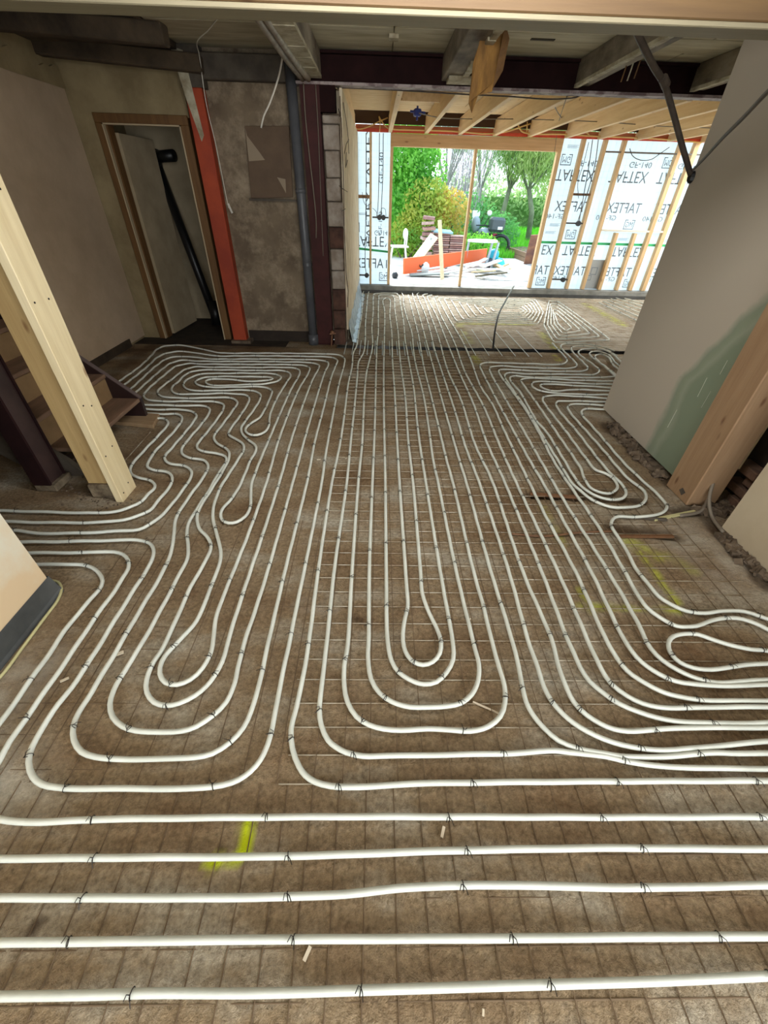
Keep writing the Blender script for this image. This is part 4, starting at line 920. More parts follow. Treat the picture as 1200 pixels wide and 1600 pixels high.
h3 = [(-90,1404),(0,1403),(187,1403),(400,1402),(540,1397),(633,1387),(700,1384),(800,1383),(980,1387),(1200,1383),(1300,1381)]
h4 = [(-90,1474),(0,1473),(167,1471),(400,1468),(600,1467),(800,1466),(1007,1464),(1200,1463),(1300,1462)]
h5 = [(-90,1558),(0,1557),(133,1555),(233,1552),(400,1552),(538,1548),(800,1540),(1030,1533),(1200,1525),(1300,1521)]
make_pipe(h5, 'lowest straight pipe, running along the bottom edge of the photo', step=.05)
make_pipe(h4, 'second straight pipe from the bottom edge, crossing the whole floor', step=.05)
make_pipe(h3, 'third straight pipe from the bottom edge, with a gentle bump in the middle', step=.05)
make_pipe(h2, 'fourth straight pipe from the bottom edge, touching the lower yellow paint mark', step=.05)
# outer strands at the left joined to the top straight run
s1 = [(0,884),(60,882),(95,882),(128,882),(144,887),(155,896),(160,908),(154,922),(142,936),(108,976),(78,1020),(48,1062),(0,1130),(-60,1212)]
s2h = [(0,865),(50,864),(145,863),(178,862),(192,866),(200,875),(200,889),(192,903),(182,919),(148,966),(112,1020),(60,1095),(15,1160),(0,1188),(-30,1232),(-38,1255),(-22,1272),(0,1280),(60,1285),(130,1281),(260,1278.5),(400,1277),(547,1276),(800,1276.5),(940,1277),(1200,1276),(1300,1276)]
make_pipe(s1, 'white pipe nearest the grey membrane foot of the near left wall')
make_pipe(s2h, 'white pipe passing second beside near left wall, then straight across above yellow mark')
P1 = [(150,626),(182,599),(218,573),(236,556),(248,544),(262,540),(280,539.5),(310,544),(330,548.6),(344,551.4),(400,551.8),(460,552.2),(516,553.4),(530,555),(538,560),(538,568),(530,598),(518,660),(508,715),(503,752),(475,893),(462,955),(453,1000),(440,1060),(430,1113),(423,1147),(412,1178),(400,1197),(383,1212),(363,1222),(333,1229),(293,1232),(200,1232),(120,1232),(88,1230),(67,1226),(52,1214),(45,1192),(50,1167),(83,1112),(120,1063),(148,1020),(190,952),(228,892),(238,874),(240,860),(234,849),(217,844),(187,844),(110,846),(37,847),(0,848)]
make_pipe(P1, 'white pipe making the outermost and widest loop at the lower left')
P2 = [(165,620),(190,604),(230,573),(248,557),(264,551),(284,549),(310,552),(336,556),(400,556),(508,557.6),(520,558.5),(527,563),(525,570),(518,588),(505,640),(492,690),(480,752),(445,893),(429,962),(420,1000),(410,1047),(400,1088),(392,1112),(380,1137),(360,1160),(332,1177),(305,1183),(277,1185),(187,1186),(150,1183),(128,1175),(116,1157),(115,1135),(123,1113),(143,1082),(165,1045),(180,1020),(215,960),(252,898),(264,872),(270,850),(272,833),(274,813),(283,795),(303,766),(320,742),(325,727),(318,719),(296,715),(285,709),(284,702),(290,692),(312,666),(327,645),(327,638),(318,634),(296,634),(244,633),(215,632)]
make_pipe(P2, 'white pipe making the second widest loop at the lower left, wiggling past the post')
P3 = [(178,626),(200,611),(246,570),(262,560),(280,557),(310,559),(330,561),(400,561),(480,562),(500,562.7),(511,565),(513,570),(508,580),(480,672),(458,752),(418,893),(400,950),(383,1000),(372,1042),(367,1067),(353,1097),(333,1118),(307,1135),(283,1142),(245,1144),(213,1142),(192,1135),(176,1120),(172,1100),(182,1070),(200,1040),(213,1020),(250,955),(283,892),(293,872),(294,852),(292,835),(294,820),(304,801),(328,764),(340,742),(353,722),(352,713),(338,708),(320,705.5),(310,702),(308,695),(313,688),(334,662),(349,639),(349,632),(336,628),(310,627),(254,627),(232,625),(225,620),(227,613),(258,585),(276,572),(296,568),(312,568.8),(400,569.4),(456,570),(472,570.6),(483,574),(483,580),(466,610),(436,686),(417,752),(400,802),(382,850),(365,892),(347,937),(337,968),(333,1000),(330,1019),(317,1043),(297,1062),(277,1070),(259,1067),(250,1053),(253,1034),(263,1018),(280,1001),(302,977),(318,948),(330,915),(342,885),(345,864),(338,832),(333,812),(333,798),(337,780),(347,757),(360,737),(372,718),(381,702),(379,693),(368,686),(358,680),(358,674),(372,654),(388,629),(389,621),(383,617),(372,615.6),(350,614.6),(298,616),(276,615),(269,611),(269,605),(280,595),(292,584),(308,579),(330,578),(400,579),(440,579.3),(451,582),(454,587),(448,597),(434,620),(424,642),(421,654),(420,666),(412,676),(402,680),(391,679),(384,674),(385,668),(392,661),(404,654),(423,619),(425,611),(418,606),(404,604.2),(360,605),(330,605),(314,603),(306,599),(307,594),(320,590),(340,588.5),(400,588.8),(418,589),(426,591.5),(420,594),(402,595.6),(380,595.4),(360,593),(336,592),(322,595),(326,600.5),(345,602.7),(370,601.5),(398,600.6),(420,599),(436,594),(439,589),(432,585),(416,583.4),(380,583.2),(336,583.6),(318,583.8),(300,589),(289,596),(287,603),(296,609),(318,610.6),(352,610),(382,609.5),(396,610.5),(406,615),(407,622),(396,641),(382,660),(377,669),(379,678),(388,687),(399,696),(400,704),(392,718),(375,758),(362,779),(350,792),(345,803),(347,812),(357,817),(370,816),(383,807),(391,793),(392,773),(393,757),(400,736),(418,692),(454,610),(468,584),(467,578),(458,575),(440,574),(400,574.2),(320,573.6),(304,573.2),(288,578),(272,590),(248,609),(247,615),(256,620),(280,622),(312,622),(352,621),(364,623),(371,629),(366,638),(344,668),(335,680),(335,687),(341,694),(352,700),(358,707),(357,718),(347,738),(330,765),(310,798),(308,810),(312,827),(323,838),(329,849),(329,858),(322,875),(298,917),(270,980),(250,1020),(240,1035),(229,1062),(229,1081),(241,1097),(260,1102),(280,1099),(305,1087),(330,1063),(347,1035),(356,1003),(370,957),(392,890),(404,855),(437,752),(458,678),(488,594),(498,575),(498,570),(488,567),(470,566),(400,565),(312,564.4),(284,563),(268,567),(252,578),(208,617),(185,638)]
make_pipe(P3, 'long white pipe winding through the small inner loops and wiggles at left')
w1 = [(240,655),(250,653.6),(258,655),(263,661),(258,669),(216,714),(204,730),(205,740),(216,746),(234,750),(242,758),(240,765),(233,771),(220,784),(205,792),(190,797),(163,801),(113,801),(0,798),(-60,798)]
w2 = [(215,646),(256,647),(274,646.5),(283,650),(284,657),(272,674),(242,706),(232,722),(231,730),(242,735),(260,737),(268,743),(268,755),(245,785),(233,798),(213,807),(193,812),(155,816),(50,816),(10,815),(-20,815)]
w3 = [(205,638),(248,640),(280,640),(298,642),(307,649),(300,662),(272,696),(258,713),(259,720),(268,725),(288,728),(299,736),(298,746),(277,777),(255,803),(233,820),(217,827),(188,829.5),(163,831),(117,833),(57,833),(23,829),(0,829)]
make_pipe(w1, 'white pipe bending round the foot of pale post, closest to it')
make_pipe(w2, 'white pipe bending second round the foot of the pale post')
make_pipe(w3, 'white pipe bending third round the foot of the pale post')
# middle strands
c7 = [(569,453.5),(566.5,460),(565,493),(560,520),(557,541),(552,551),(550,572),(544,600),(537,656),(530,700),(519,752),(497,893),(485,985),(475,1050),(463,1105),(455,1140),(457,1170),(467,1197),(477,1211),(492,1221),(517,1228),(558,1230),(633,1225),(800,1222),(923,1221),(1180,1220),(1300,1220)]
c8 = [(577,454.5),(575,460),(573,480),(571,507),(570.5,533),(568,551),(560,566),(558,590),(553,644),(548,690),(542,752),(522,893),(511,1000),(502,1077),(499,1110),(502,1133),(513,1157),(525,1167),(540,1175),(567,1181),(600,1181),(713,1179),(800,1177),(867,1173),(887,1175),(947,1182),(975,1189),(1010,1195),(1067,1199),(1167,1201),(1300,1201)]
c16t = [(638,461),(641,473),(646,493),(653,520),(655,530),(662,572),(674,620),(686,670),(698,720),(707,752),(740,893),(756,950),(768,1000),(780,1043),(788,1072),(789,1098),(781,1120),(763,1135),(735,1142),(700,1140.5),(667,1139),(627,1140.7),(600,1139),(577,1133),(557,1120),(543,1097),(538,1073),(538,1040),(543,1010),(550,893),(560,752),(566,690),(569,620),(573,580),(578,560),(582,542),(581,513),(583,487),(583.5,464),(586,459),(600,458),(618,458.5),(622.5,461),(626,477),(630,500),(632,520),(633,532),(638,560),(646,604),(654,680),(665,752),(688,893),(700,960),(707,1000),(708,1030),(698,1050),(682,1066),(663,1069),(647,1065),(623,1050),(612,1033),(606,1005),(603.5,893),(602,752),(600,660),(599.4,580),(600.6,520),(601,487),(599,468),(604,465.5),(608,467),(609,493),(612,520),(613,560),(617,620),(620,680),(624,752),(635,913),(637,948),(633,965),(629.5,990),(631,1010),(637,1025),(647,1035),(661,1039),(676,1034),(687,1021),(689,1003),(683,983),(668,952),(660,928),(657,893),(645,752),(638,690),(633,620),(626,570),(623,536),(622,520),(617,484),(615,464),(611,461),(594,461),(592,466),(591,493),(591,520),(589,536),(588,560),(587,600),(585,680),(582,752),(577,893),(576,1000),(575,1027),(580,1062),(593,1083),(613,1097),(640,1105),(667,1105),(700,1103),(720,1099),(737,1085),(747,1063),(748,1037),(742,1013),(713,893),(684,752),(677,720),(670,670),(662,620),(648,562),(643,518),(636,497),(631,477),(629,460),(624,456),(580,455.5)]
make_pipe(c7, 'white pipe passing left of the middle loops then right along the lower edge')
make_pipe(c8, 'white pipe just inside it, crossing beneath the lower right curves')
make_pipe(c16t, 'white pipe forming the four nested middle loops around the small bulb')
rts = {
 17: ([(650,455),(645,457),(645,461),(651,480),(657,500),(662.4,520),(665,530),(676,570),(688,616),(704,672),(718,720),(728,752),(767,893),(797,990),(810,1040),(822,1097),(833,1117),(850,1137),(873,1157),(903,1169),(943,1177),(970,1182),(1000,1183),(1050,1181.5),(1117,1176),(1153,1177),(1300,1177)], 'first long strand right of the middle loops, curving to the right edge'),
 18: ([(657,457),(652,459),(653,464),(665,493),(673,520),(679,546),(690,580),(710,640),(728,700),(748,752),(795,893),(825,1000),(840,1043),(850,1073),(863,1097),(887,1123),(917,1143),(957,1160),(1000,1169),(1040,1172),(1080,1169.5),(1147,1163),(1200,1158),(1300,1150)], 'second long strand right of the middle loops, curving to the right edge'),
 19: ([(668,459),(661,461),(663,466),(673,493),(685,527),(700,580),(720,624),(742,694),(769,752),(818,896),(862,1000),(873,1042),(882,1068),(897,1097),(917,1117),(948,1135),(970,1141),(990,1142.5),(1013,1141),(1057,1137.5),(1130,1137),(1300,1137)], 'third long strand right of the middle loops, curving to the right edge'),
 20: ([(675,461),(668,463),(669,468),(681,491),(693,520),(700,538),(716,578),(740,632),(760,690),(788,752),(800,781),(847,895),(887,1000),(897,1022),(907,1043),(922,1065),(943,1083),(968,1100),(1012,1117),(1052,1126),(1100,1129.5),(1167,1130),(1300,1125)], 'fourth long strand right of the middle loops, curving to the right edge'),
 21: ([(684,463),(679,465),(680,470),(690,495),(703,520),(712,540),(726,580),(756,636),(780,694),(800,740),(873,896),(918,1000),(928,1022),(940,1047),(955,1068),(980,1087),(1005,1099),(1040,1106),(1108,1105),(1300,1104)], 'fifth long strand right of the middle loops, curving to the right edge'),
 22: ([(692,465),(686,467),(688,472),(700,495),(715,520),(724,536),(737,566),(751,604),(770,633),(787,671),(830,760),(853,807),(901,897),(947,1000),(957,1017),(980,1048),(1007,1067),(1037,1082),(1068,1089.5),(1103,1094),(1173,1095),(1300,1092)], 'sixth long strand right of the middle loops, curving to the right edge')}
for k, (P, lab) in rts.items(): make_pipe(P, 'white pipe, '+lab)
c23 = [(863,536),(872,546),(883,558),(886,564),(881,568),(872,569.6),(850,569),(820,568),(800,567.5),(762,566.4),(753,568),(750,572),(753,580),(766,606),(784,640),(801,671),(828,720),(850,757),(873,800),(925,896),(965,980),(987,1018),(1003,1035),(1030,1053),(1055,1064),(1083,1069),(1120,1071.5),(1200,1070),(1300,1069)]
c24 = [(960,548),(930,540),(885,537),(877,539),(878,545),(897,564),(901,570),(898,574),(888,575.4),(820,574),(780,571.8),(768,573),(765,577),(769,588),(780,607),(798,638),(817,671),(845,720),(880,780),(952,896),(992,965),(1017,1013),(1035,1032),(1060,1048),(1090,1061),(1120,1066.5),(1150,1065),(1183,1063),(1300,1058)]
c25 = [(965,556),(940,545),(905,541),(895,542),(893,547),(912,567),(918,574),(916,578.5),(906,580),(860,580),(820,579),(788,577),(780,578.5),(780,583),(797,607),(821,640),(840,672),(865,720),(890,758),(931,817),(977,895),(988,915),(1010,949),(1030,964),(1057,978),(1072,979.5),(1088,978.5),(1110,970),(1133,966),(1160,967.5),(1187,977),(1200,984),(1270,1030),(1270,1040),(1200,1017),(1173,1015),(1137,1007),(1110,998),(1090,991),(1070,990),(1053,994),(1045,1002),(1045,1013),(1051,1024),(1063,1035),(1083,1043),(1110,1046),(1133,1044),(1170,1038),(1200,1037),(1300,1035)]
c26 = [(972,567),(955,552),(940,546),(920,545),(907,547),(904,552),(930,572),(936,578),(934,583),(924,585.6),(900,585),(820,584),(795,582.5),(789,585),(790,591),(799,606),(823,640),(843,673),(872,720),(895,756),(908,768),(924,780),(953,791.5),(980,793),(1000,789),(1009,780),(1007,768),(988,753),(972,738),(946,707),(922,680),(892,646),(887,637),(889,633.5),(900,631),(946,634),(975,636)]
c27 = [(985,600),(966,588),(948,578),(925,561),(920,554),(924,550),(934,549),(948,553),(958,563),(975,580)]
c27b = [(975,588),(950,589),(940,590),(880,589.6),(820,589),(804,587),(797,590),(799,597),(812,612),(840,660),(853,674),(882,720),(897,745),(909,760),(927,773),(947,780),(963,780.5),(975,777),(978,768),(972,757),(958,744),(937,720),(903,676),(874,642),(869,633),(871,627.5),(880,626.5),(948,628),(975,629)]
c28 = [(975,596),(960,595.6),(900,594),(850,591.5),(822,591),(814,594),(817,600),(840,632),(869,675),(900,720),(908,733),(913,748),(923,762),(935,768),(950,771),(961,767),(965,759),(957,747),(944,739),(932,735),(917,718),(885,675),(853,634),(848,625),(850,620),(860,618),(880,618),(948,622.4),(975,624)]
c29 = [(975,641),(944,639.4),(916,639),(909,642),(910,649),(918,658),(942,685),(972,720),(990,738),(1030,775),(1041,788),(1040,797),(1023,805),(990,807.5),(967,807),(958,811),(955,819),(958,828),(975,853),(993,887),(1017,918),(1030,932),(1047,943),(1072,954),(1102,958),(1128,955),(1163,955),(1200,967),(1300,1000)]
c30 = [(975,603),(955,600.6),(930,600),(860,596.6),(838,596),(831,600),(833,605),(842,610),(856,613),(900,616),(952,617),(975,618)]
c31 = [(975,608),(956,606),(890,602),(850,600),(844,602.5),(848,606),(860,610),(875,611),(890,609),(910,609),(952,611),(975,613)]
make_pipe(c23, 'white pipe whose first cross run is nearest the floor joint, seventh right strand')
make_pipe(c24, 'white pipe, eighth right strand, with second cross run from the joint')
make_pipe(c25, 'white pipe ending in the lone bulb loop at the right edge')
make_pipe(c26, 'white pipe forming the outer of three nested loops beside the plasterboard')
make_pipe(c27b, 'white pipe forming the middle of three nested loops beside the plasterboard')
make_pipe(c28, 'white pipe forming the innermost of three nested loops beside the plasterboard')
make_pipe(c29, 'white pipe nearest the rubble, turning sharply back at the floor pit')
make_pipe(c30, 'white outer hairpin pipe pointing left beside the far plasterboard edge')
make_pipe(c31, 'white inner hairpin pipe pointing left beside the far plasterboard edge')
make_pipe([(975,600),(964,590),(945,573),(931,560),(931,555),(939,553.5),(950,558),(958,570),(968,578),(985,590)], 'white pipe ending in the small bulb beside the far plasterboard edge')
make_pipe([(985,598),(966,588),(945,572),(924,557),(921,552),(926,549.5),(936,549),(950,554),(962,567),(985,584)], 'white pipe wrapping round the small bulb beside the far plasterboard edge')
# extension spirals
def lerp2(a, b, t_): return (a[0]+(b[0]-a[0])*t_, a[1]+(b[1]-a[1])*t_)
def wl(a, b, t_): return FL(*a, PZ).lerp(FL(*b, PZ), t_)
def nest(outer, inner, n, labs, rad=.05):
    m_ = len(outer)
    for k in range(n):
        t_ = k/(n-1); c = [wl(outer[q], inner[q], t_) for q in range(m_)]; P = []
        for i in range(m_):
            a = c[i-1]; b = c[i]; d = c[(i+1) % m_]; r1 = min(rad, (b-a).length*.4); r2 = min(rad, (d-b).length*.4)
            P += [b+(a-b).normalized()*r1, b*1.0+((a-b).normalized()*r1+(d-b).normalized()*r2)*.22, b+(d-b).normalized()*r2]
        P.append(P[0])
        make_pipe(P, labs+['outermost','second','third','fourth','fifth','sixth','seventh','eighth','innermost'][k if k < n-1 else 8]+' ring', world=True)
nest([(694,467),(836,468),(849,488),(840,506),(714,502)], [(766,481),(812,482),(819,486),(812,489),(773,487)], 7, 'white pipe of the spiral in the middle of the extension, ')
nest([(858,470),(872,471),(953,531),(866,535),(850,508)], [(866,489),(870,490),(893,512),(884,517),(872,506)], 5, 'white pipe of the slanted spiral at the right of the extension, ')
for k in range(6):
    a = wl((936,473), (966,463), k/5); b = wl((1040,522), (1060,490), k/5)
    make_pipe([a, a.lerp(b, .5), b], 'slanted straight white pipe at the far right of the extension, '+['nearest the yellow paint','second from the yellow paint','third from the yellow paint','fourth from the yellow paint','fifth from the yellow paint','farthest from the yellow paint'][k], world=True)

# ================================================================== OUTSIDE
GRD = mat('terrace_ground', srgb(214,212,206), .9, srgb(186,184,178), 4, bump=.2)
struct('ground', box(-30, 40, 9.62, 15.8, -.12, -.01), GRD)
struct('lawn', box(-30, 40, 15.8, 70, -.12, .0), mat('lawn_soil', srgb(110,150,60), .95, srgb(84,124,44), 2))
# terrace slabs: joints cut between paving rows right of the debris
pv = bpy.data.objects['ground']
PAV = mat('paving_slab', srgb(206,206,202), .85, srgb(182,182,180), 8)
for i in range(14):
    for j in range(10):
        x = 2.6+i*.31; y = 11.2+j*.45
        if x < 3.0 and y > 14.5: continue
        obj('paving_slab', box(x+.006, x+.304, y+.006, y+.444, -.012, .004+random.uniform(0, .004)), PAV, pv, bevel=.0)
OG = mat('orange_board_paint', srgb(244,108,52), .5)
def outbox(x0, y0, x1, y1, Y, d): a = AY(x0, y0, Y); b = AY(x1, y1, Y); return box(min(a.x, b.x), max(a.x, b.x), Y, Y+d, min(a.z, b.z), max(a.z, b.z))
a = FL(630,430); b = FL(757,414)
single('orange_board', MB().beam((a.x, a.y, .19), (b.x, b.y, .24), .05, .34), OG, 'long bright orange board lying on edge outside the opening', 'board', bevel=.005)
p = AY(691,437,11.1); q = AY(687,344,11.5)
single('upright_plank', MB().beam((p.x, 11.1, 0), (q.x, 11.5, q.z), .09, .03, up=(0, 1, 0)), wood('raw_plank', srgb(240,226,190), srgb(220,202,160), 'z'), 'pale plank standing upright against the clutter outside', 'plank', bevel=.003)
# brick stack in two columns
BS = [mat('stack_brick_a', srgb(186,150,136), .9, srgb(158,124,112), 9), mat('stack_brick_b', srgb(200,176,166), .9, srgb(166,142,132), 9), mat('stack_brick_c', srgb(164,130,124), .9, srgb(136,106,100), 9)]
YS = 14.6
bx = [AY(678,380,YS).x, AY(703,380,YS).x]; top = AY(700,364,YS).z; nb = 13
for c_ in range(2):
    for k in range(nb):
        z0 = k*top/nb
        x0 = bx[c_]+random.uniform(-.01, .01); x1 = (bx[1]-.015 if c_ == 0 else AY(726,380,YS).x)+random.uniform(-.01, .01)
        if c_ == 1 and k == nb-1: continue
        single('stacked_tile', box(x0, x1, YS+random.uniform(-.02, .02), YS+.35, z0+.008, z0+top/nb-.008), BS[(k+c_*2) % 3], '%s tile in the %s column of the outdoor stack' % (['lowest','second','third','fourth','fifth','sixth','seventh','eighth','ninth','tenth','eleventh','twelfth','topmost'][k], ['left','right'][c_]), 'roof tile', 'stacked roof tiles outside', bevel=.006)
single('plastic_sheet', MB().obox(((bx[0]+bx[1])/2-.02, YS+.15, top+.03), (.62, .4, .05), (.1, .05, .1)), mat('cyan_plastic', srgb(150,200,214), .4), 'pale blue plastic sheet folded on top of the left tile column', 'sheet', bevel=.01)
for k in range(9):
    single('loose_tile', MB().obox((bx[0]-.22+random.uniform(-.04, .04), YS-.1, .07+k*.125), (.34, .3, .075), (random.uniform(-.06, .06), random.uniform(-.08, .08), random.uniform(-.2, .2))), BS[k % 3], 'uneven tile in the short stack behind the sloping panel, %s up' % ['first','second','third','fourth','fifth','sixth','seventh','eighth','ninth'][k], 'roof tile', 'uneven roof tiles outside', bevel=.006)
# sloping cream panel leaning on the stack
t = empty('sloping_panel', tuple(FL(650,416)), 'cream panel with a dark slot leaning against the tile stack', 'panel')
P_ = [AY(651,415,12.8), AY(673,366,14.0), AY(684,372,14.1), AY(664,410,13.1)]
P_[0].z = max(P_[0].z, 0.0)
P_ = [AY(645,404,13.0), AY(673,366,14.1), AY(684,373,13.9), AY(652,415,12.6)]
nrm = (P_[1]-P_[0]).cross(P_[3]-P_[0]).normalized()*.03
obj('panel_board', MB().add([v for v in P_]+[v-nrm for v in P_], [(0,1,2,3), (7,6,5,4), (0,4,5,1), (1,5,6,2), (2,6,7,3), (3,7,4,0)]), mat('cream_panel', srgb(238,230,190), .7), t)
sl = [P_[0].lerp(P_[3], .35).lerp(P_[1].lerp(P_[2], .35), .12), P_[0].lerp(P_[3], .35).lerp(P_[1].lerp(P_[2], .35), .88), P_[0].lerp(P_[3], .6).lerp(P_[1].lerp(P_[2], .6), .88), P_[0].lerp(P_[3], .6).lerp(P_[1].lerp(P_[2], .6), .12)]
fn = (_ray(660, 390)).normalized()*-.012
obj('slot', MB().add([v+nrm.normalized()*(.006 if nrm.dot(fn) > 0 else -.036) for v in sl], [(0,1,2,3)]), mat('slot_grey', srgb(120,130,120), .7), t)
# white chair
WH = mat('white_plastic', srgb(232,236,236), .4)
t = empty('garden_chair', tuple(FL(624,412)), 'white garden chair standing left outside the opening', 'chair')
c = FL(624,412); s_ = AY(624,385,c.y).z
obj('seat', MB().obox((c.x-.02, c.y+.05, s_), (.46, .42, .04), (0, 0, .2)), WH, t, bevel=.01)
for dx, dy in ((-.22,-.15), (.2,-.15), (-.22,.22), (.2,.22)):
    obj('leg', MB().tube([(c.x-.02+dx*.85, c.y+.05+dy*.85, s_), (c.x-.02+dx*1.15, c.y+.05+dy*1.15, 0)], .02, 8), WH, t)
bz = AY(635,366,c.y).z; bxx = AY(634,366,c.y).x
obj('back_post', MB().tube([(c.x+.12, c.y-.08, s_), (bxx-.02, c.y-.1, bz-.05)], .02, 8), WH, t)
obj('back_post', MB().tube([(c.x+.19, c.y+.25, s_), (bxx+.06, c.y+.25, bz-.05)], .02, 8), WH, t)
obj('backrest', MB().ball((bxx, c.y+.08, bz), .15, 12, 8, (.5, 1.2, .9)), WH, t, smooth=True)
# white table, motorcycle
YTb = 13.2
t = empty('garden_table', (3.2, YTb, 0), 'white oval garden table in front of the motorcycle', 'table')
a = AY(731,374,YTb); b = AY(778,374,YTb)
tz = AY(755,375,YTb).z
m = MB(); 
for k in range(20):
    an = 2*PI*k/20; m.v.append(((a.x+b.x)/2+math.cos(an)*(b.x-a.x)/2, YTb+math.sin(an)*.35, tz)); 
for k in range(20): m.v.append((m.v[k][0], m.v[k][1], tz-.04))
m.f = [tuple(range(20)), tuple(range(39, 19, -1))]+[(k, (k+1) % 20, (k+1) % 20+20, k+20) for k in range(20)]
obj('table_top', m, WH, t)
for dx in (.25, .42):
    x = (a.x+b.x)/2+dx; obj('leg', MB().beam((x, YTb-.1, tz-.04), (x-.1, YTb-.12, .0), .05, .05), mat('grey_leg', srgb(176,190,200), .5), t)
obj('leg', MB().beam(((a.x+b.x)/2-.35, YTb+.1, tz-.04), ((a.x+b.x)/2-.4, YTb+.1, .0), .05, .05), MAT['grey_leg'], t)
YMo = 16.5
t = empty('motorcycle', (4.1, YMo, 0), 'parked motorcycle with grey top case behind the white table', 'motorcycle')
GM = mat('moto_grey', srgb(78,88,92), .35); DK = mat('moto_black', srgb(40,44,48), .4)
def mo(x, y): return AY(x, y, YMo)
tcs = obj('top_case', MB().obox(mo(776,351), (.50, .42, .40), (0, .05, 0)), GM, t, bevel=.07)
obj('case_reflector', MB().obox(mo(779,356)+Vector((0, -.22, 0)), (.16, .02, .08), (0, 0, 0)), WH, tcs)
obj('seat', MB().tube([mo(765,371), mo(750,366)], .11, 10), DK, t, smooth=True)
obj('fuel_tank', MB().ball(mo(757,364)+Vector((0, .1, 0)), .22, 12, 8, (1, .8, .7)), mat('moto_silver', srgb(150,168,178), .3), t, smooth=True)
obj('fairing', MB().ball(mo(746,352)+Vector((0, .3, 0)), .22, 10, 8, (.7, .7, 1.1)), mat('moto_silver', srgb(150,168,178), .3), t, smooth=True)
obj('windscreen', MB().obox(mo(746,345)+Vector((0, .35, .1)), (.26, .03, .36), (-.4, 0, 0)), WH, t, bevel=.02)
mir = obj('mirror', MB().ball(mo(765,333), .085, 10, 6, (1, .4, .9)), WH, t, smooth=True)
obj('mirror_stem', MB().tube([mo(765,337), mo(757,352)], .012, 6), DK, mir)
obj('handlebar', MB().tube([mo(744,352), mo(757,352), mo(768,354)], .018, 6), DK, t)
for dx_, nm in ((-.25, 'front_wheel'), (.35, 'rear_wheel')):
    w0 = Vector((mo(765,371).x+dx_, YMo+.2-dx_, .3)); obj(nm, MB().tube([w0+Vector((math.cos(q_)*.28, -math.cos(q_)*.1, math.sin(q_)*.28)) for q_ in np.linspace(0, 2*PI, 21)], .05, 8, caps=False), DK, t, smooth=True)
obj('tail_light', MB().obox(mo(773,367), (.14, .05, .08), (0, 0, 0)), mat('tail_red', srgb(190,60,90), .3), t)
obj('frame', MB().beam(mo(765,372), mo(757,398), .12, .2), DK, t)
obj('number_plate', MB().obox(mo(775,381), (.22, .02, .15), (0, 0, 0)), mat('plate_yellow', srgb(222,196,110), .5), t)
# bags, watering can
for n_, (x, y, r_, col, lab) in enumerate(((771,398,.16,srgb(40,176,206),'upper turquoise bag beside the table leg'), (778,414,.2,srgb(60,200,214),'lower turquoise bag on the paving beside the table leg'), (767,410,.17,srgb(70,82,96),'dark grey bucket between the turquoise bags'))):
    p = AY(x, y, 13.4); single('garden_bag', MB().ball(p, r_, 10, 7, (1, .8, .9)), mat('bag_%s' % ['turquoise','light_turquoise','slate'][n_], col, .5), lab, 'bag', smooth=True)
# raised timber planter and leaning dark board
PW = wood('planter_wood', srgb(150,120,96), srgb(116,92,74), 'x', knots=False)
t = empty('raised_planter', tuple(FL(824,411)), 'weathered timber planter box at the edge of the lawn', 'planter')
c0 = FL(790,398); c1 = FL(826,412); c2 = FL(842,404)
for k in range(2):
    z_ = .06+k*.13
    obj('plank', MB().beam(Vector((c0.x, c0.y, z_)), Vector((c1.x, c1.y, z_)), .05, .12), PW, t)
    obj('plank', MB().beam(Vector((c1.x, c1.y, z_)), Vector((c2.x+.3, c2.y+.3, z_)), .05, .12), PW, t)
obj('corner_post', box(c1.x-.05, c1.x+.05, c1.y-.05, c1.y+.05, 0, .34), PW, t)
obj('soil', MB().prism([(c0.x, c0.y), (c1.x, c1.y), (c2.x+.3, c2.y+.3), (c0.x+.8, c0.y+.8)], 'z', .05, .2), RUBBLE, t)
p0 = AY(826,412,14.3); p1 = AY(838,367,14.0)
single('dark_leaning_board', MB().beam(p0, p1, .30, .04, up=(0, 1, 0)), mat('dark_board', srgb(96,62,58), .8, srgb(140,96,70), 5), 'dark brown board leaning on the planter by the opening jamb', 'board')
single('edging_board', MB().beam(Vector((*f2(728,407), .12)), Vector((*f2(760,407), .12)), .05, .24), PW, 'low weathered edging board behind the orange board', 'board')
# debris pile of planks and sheets
cols = [srgb(236,232,220), srgb(198,180,140), srgb(140,150,120), srgb(214,216,214), srgb(96,90,70), srgb(220,196,150), srgb(120,130,128), srgb(180,150,110)]
deb = [((732,424),(790,432),.2,.05,0), ((738,432),(770,437),.16,.1,1), ((700,428),(760,418),.1,.12,3), ((758,412),(785,430),.12,.12,5), ((765,418),(795,428),.1,.05,1), ((742,436),(790,436),.08,.06,4), ((752,426),(778,422),.18,.14,0), ((745,430),(765,434),.1,.12,2), ((690,430),(728,431),.18,.03,3), ((640,431),(700,432),.25,.02,6), ((650,427),(690,428),.14,.06,3), ((695,424),(720,426),.14,.07,6), ((770,428),(792,424),.07,.08,7), ((735,427),(757,421),.12,.16,0)]
labs = ['wide off white board across the debris heap','tan board at the near side of the heap','white strip rising towards orange board','sand coloured plank end sticking up at the heap top','narrow tan plank at the right end of heap','dark olive strip at the foot of the heap','white bent sheet on top of the heap','grey green piece in the middle of heap','flat white sheet left of the heap','thin grey sheet below the orange board','white strip under the left part of orange board','grey piece beside the upright plank','brown stick at the right tip of heap','white board sloping behind the slim upright']
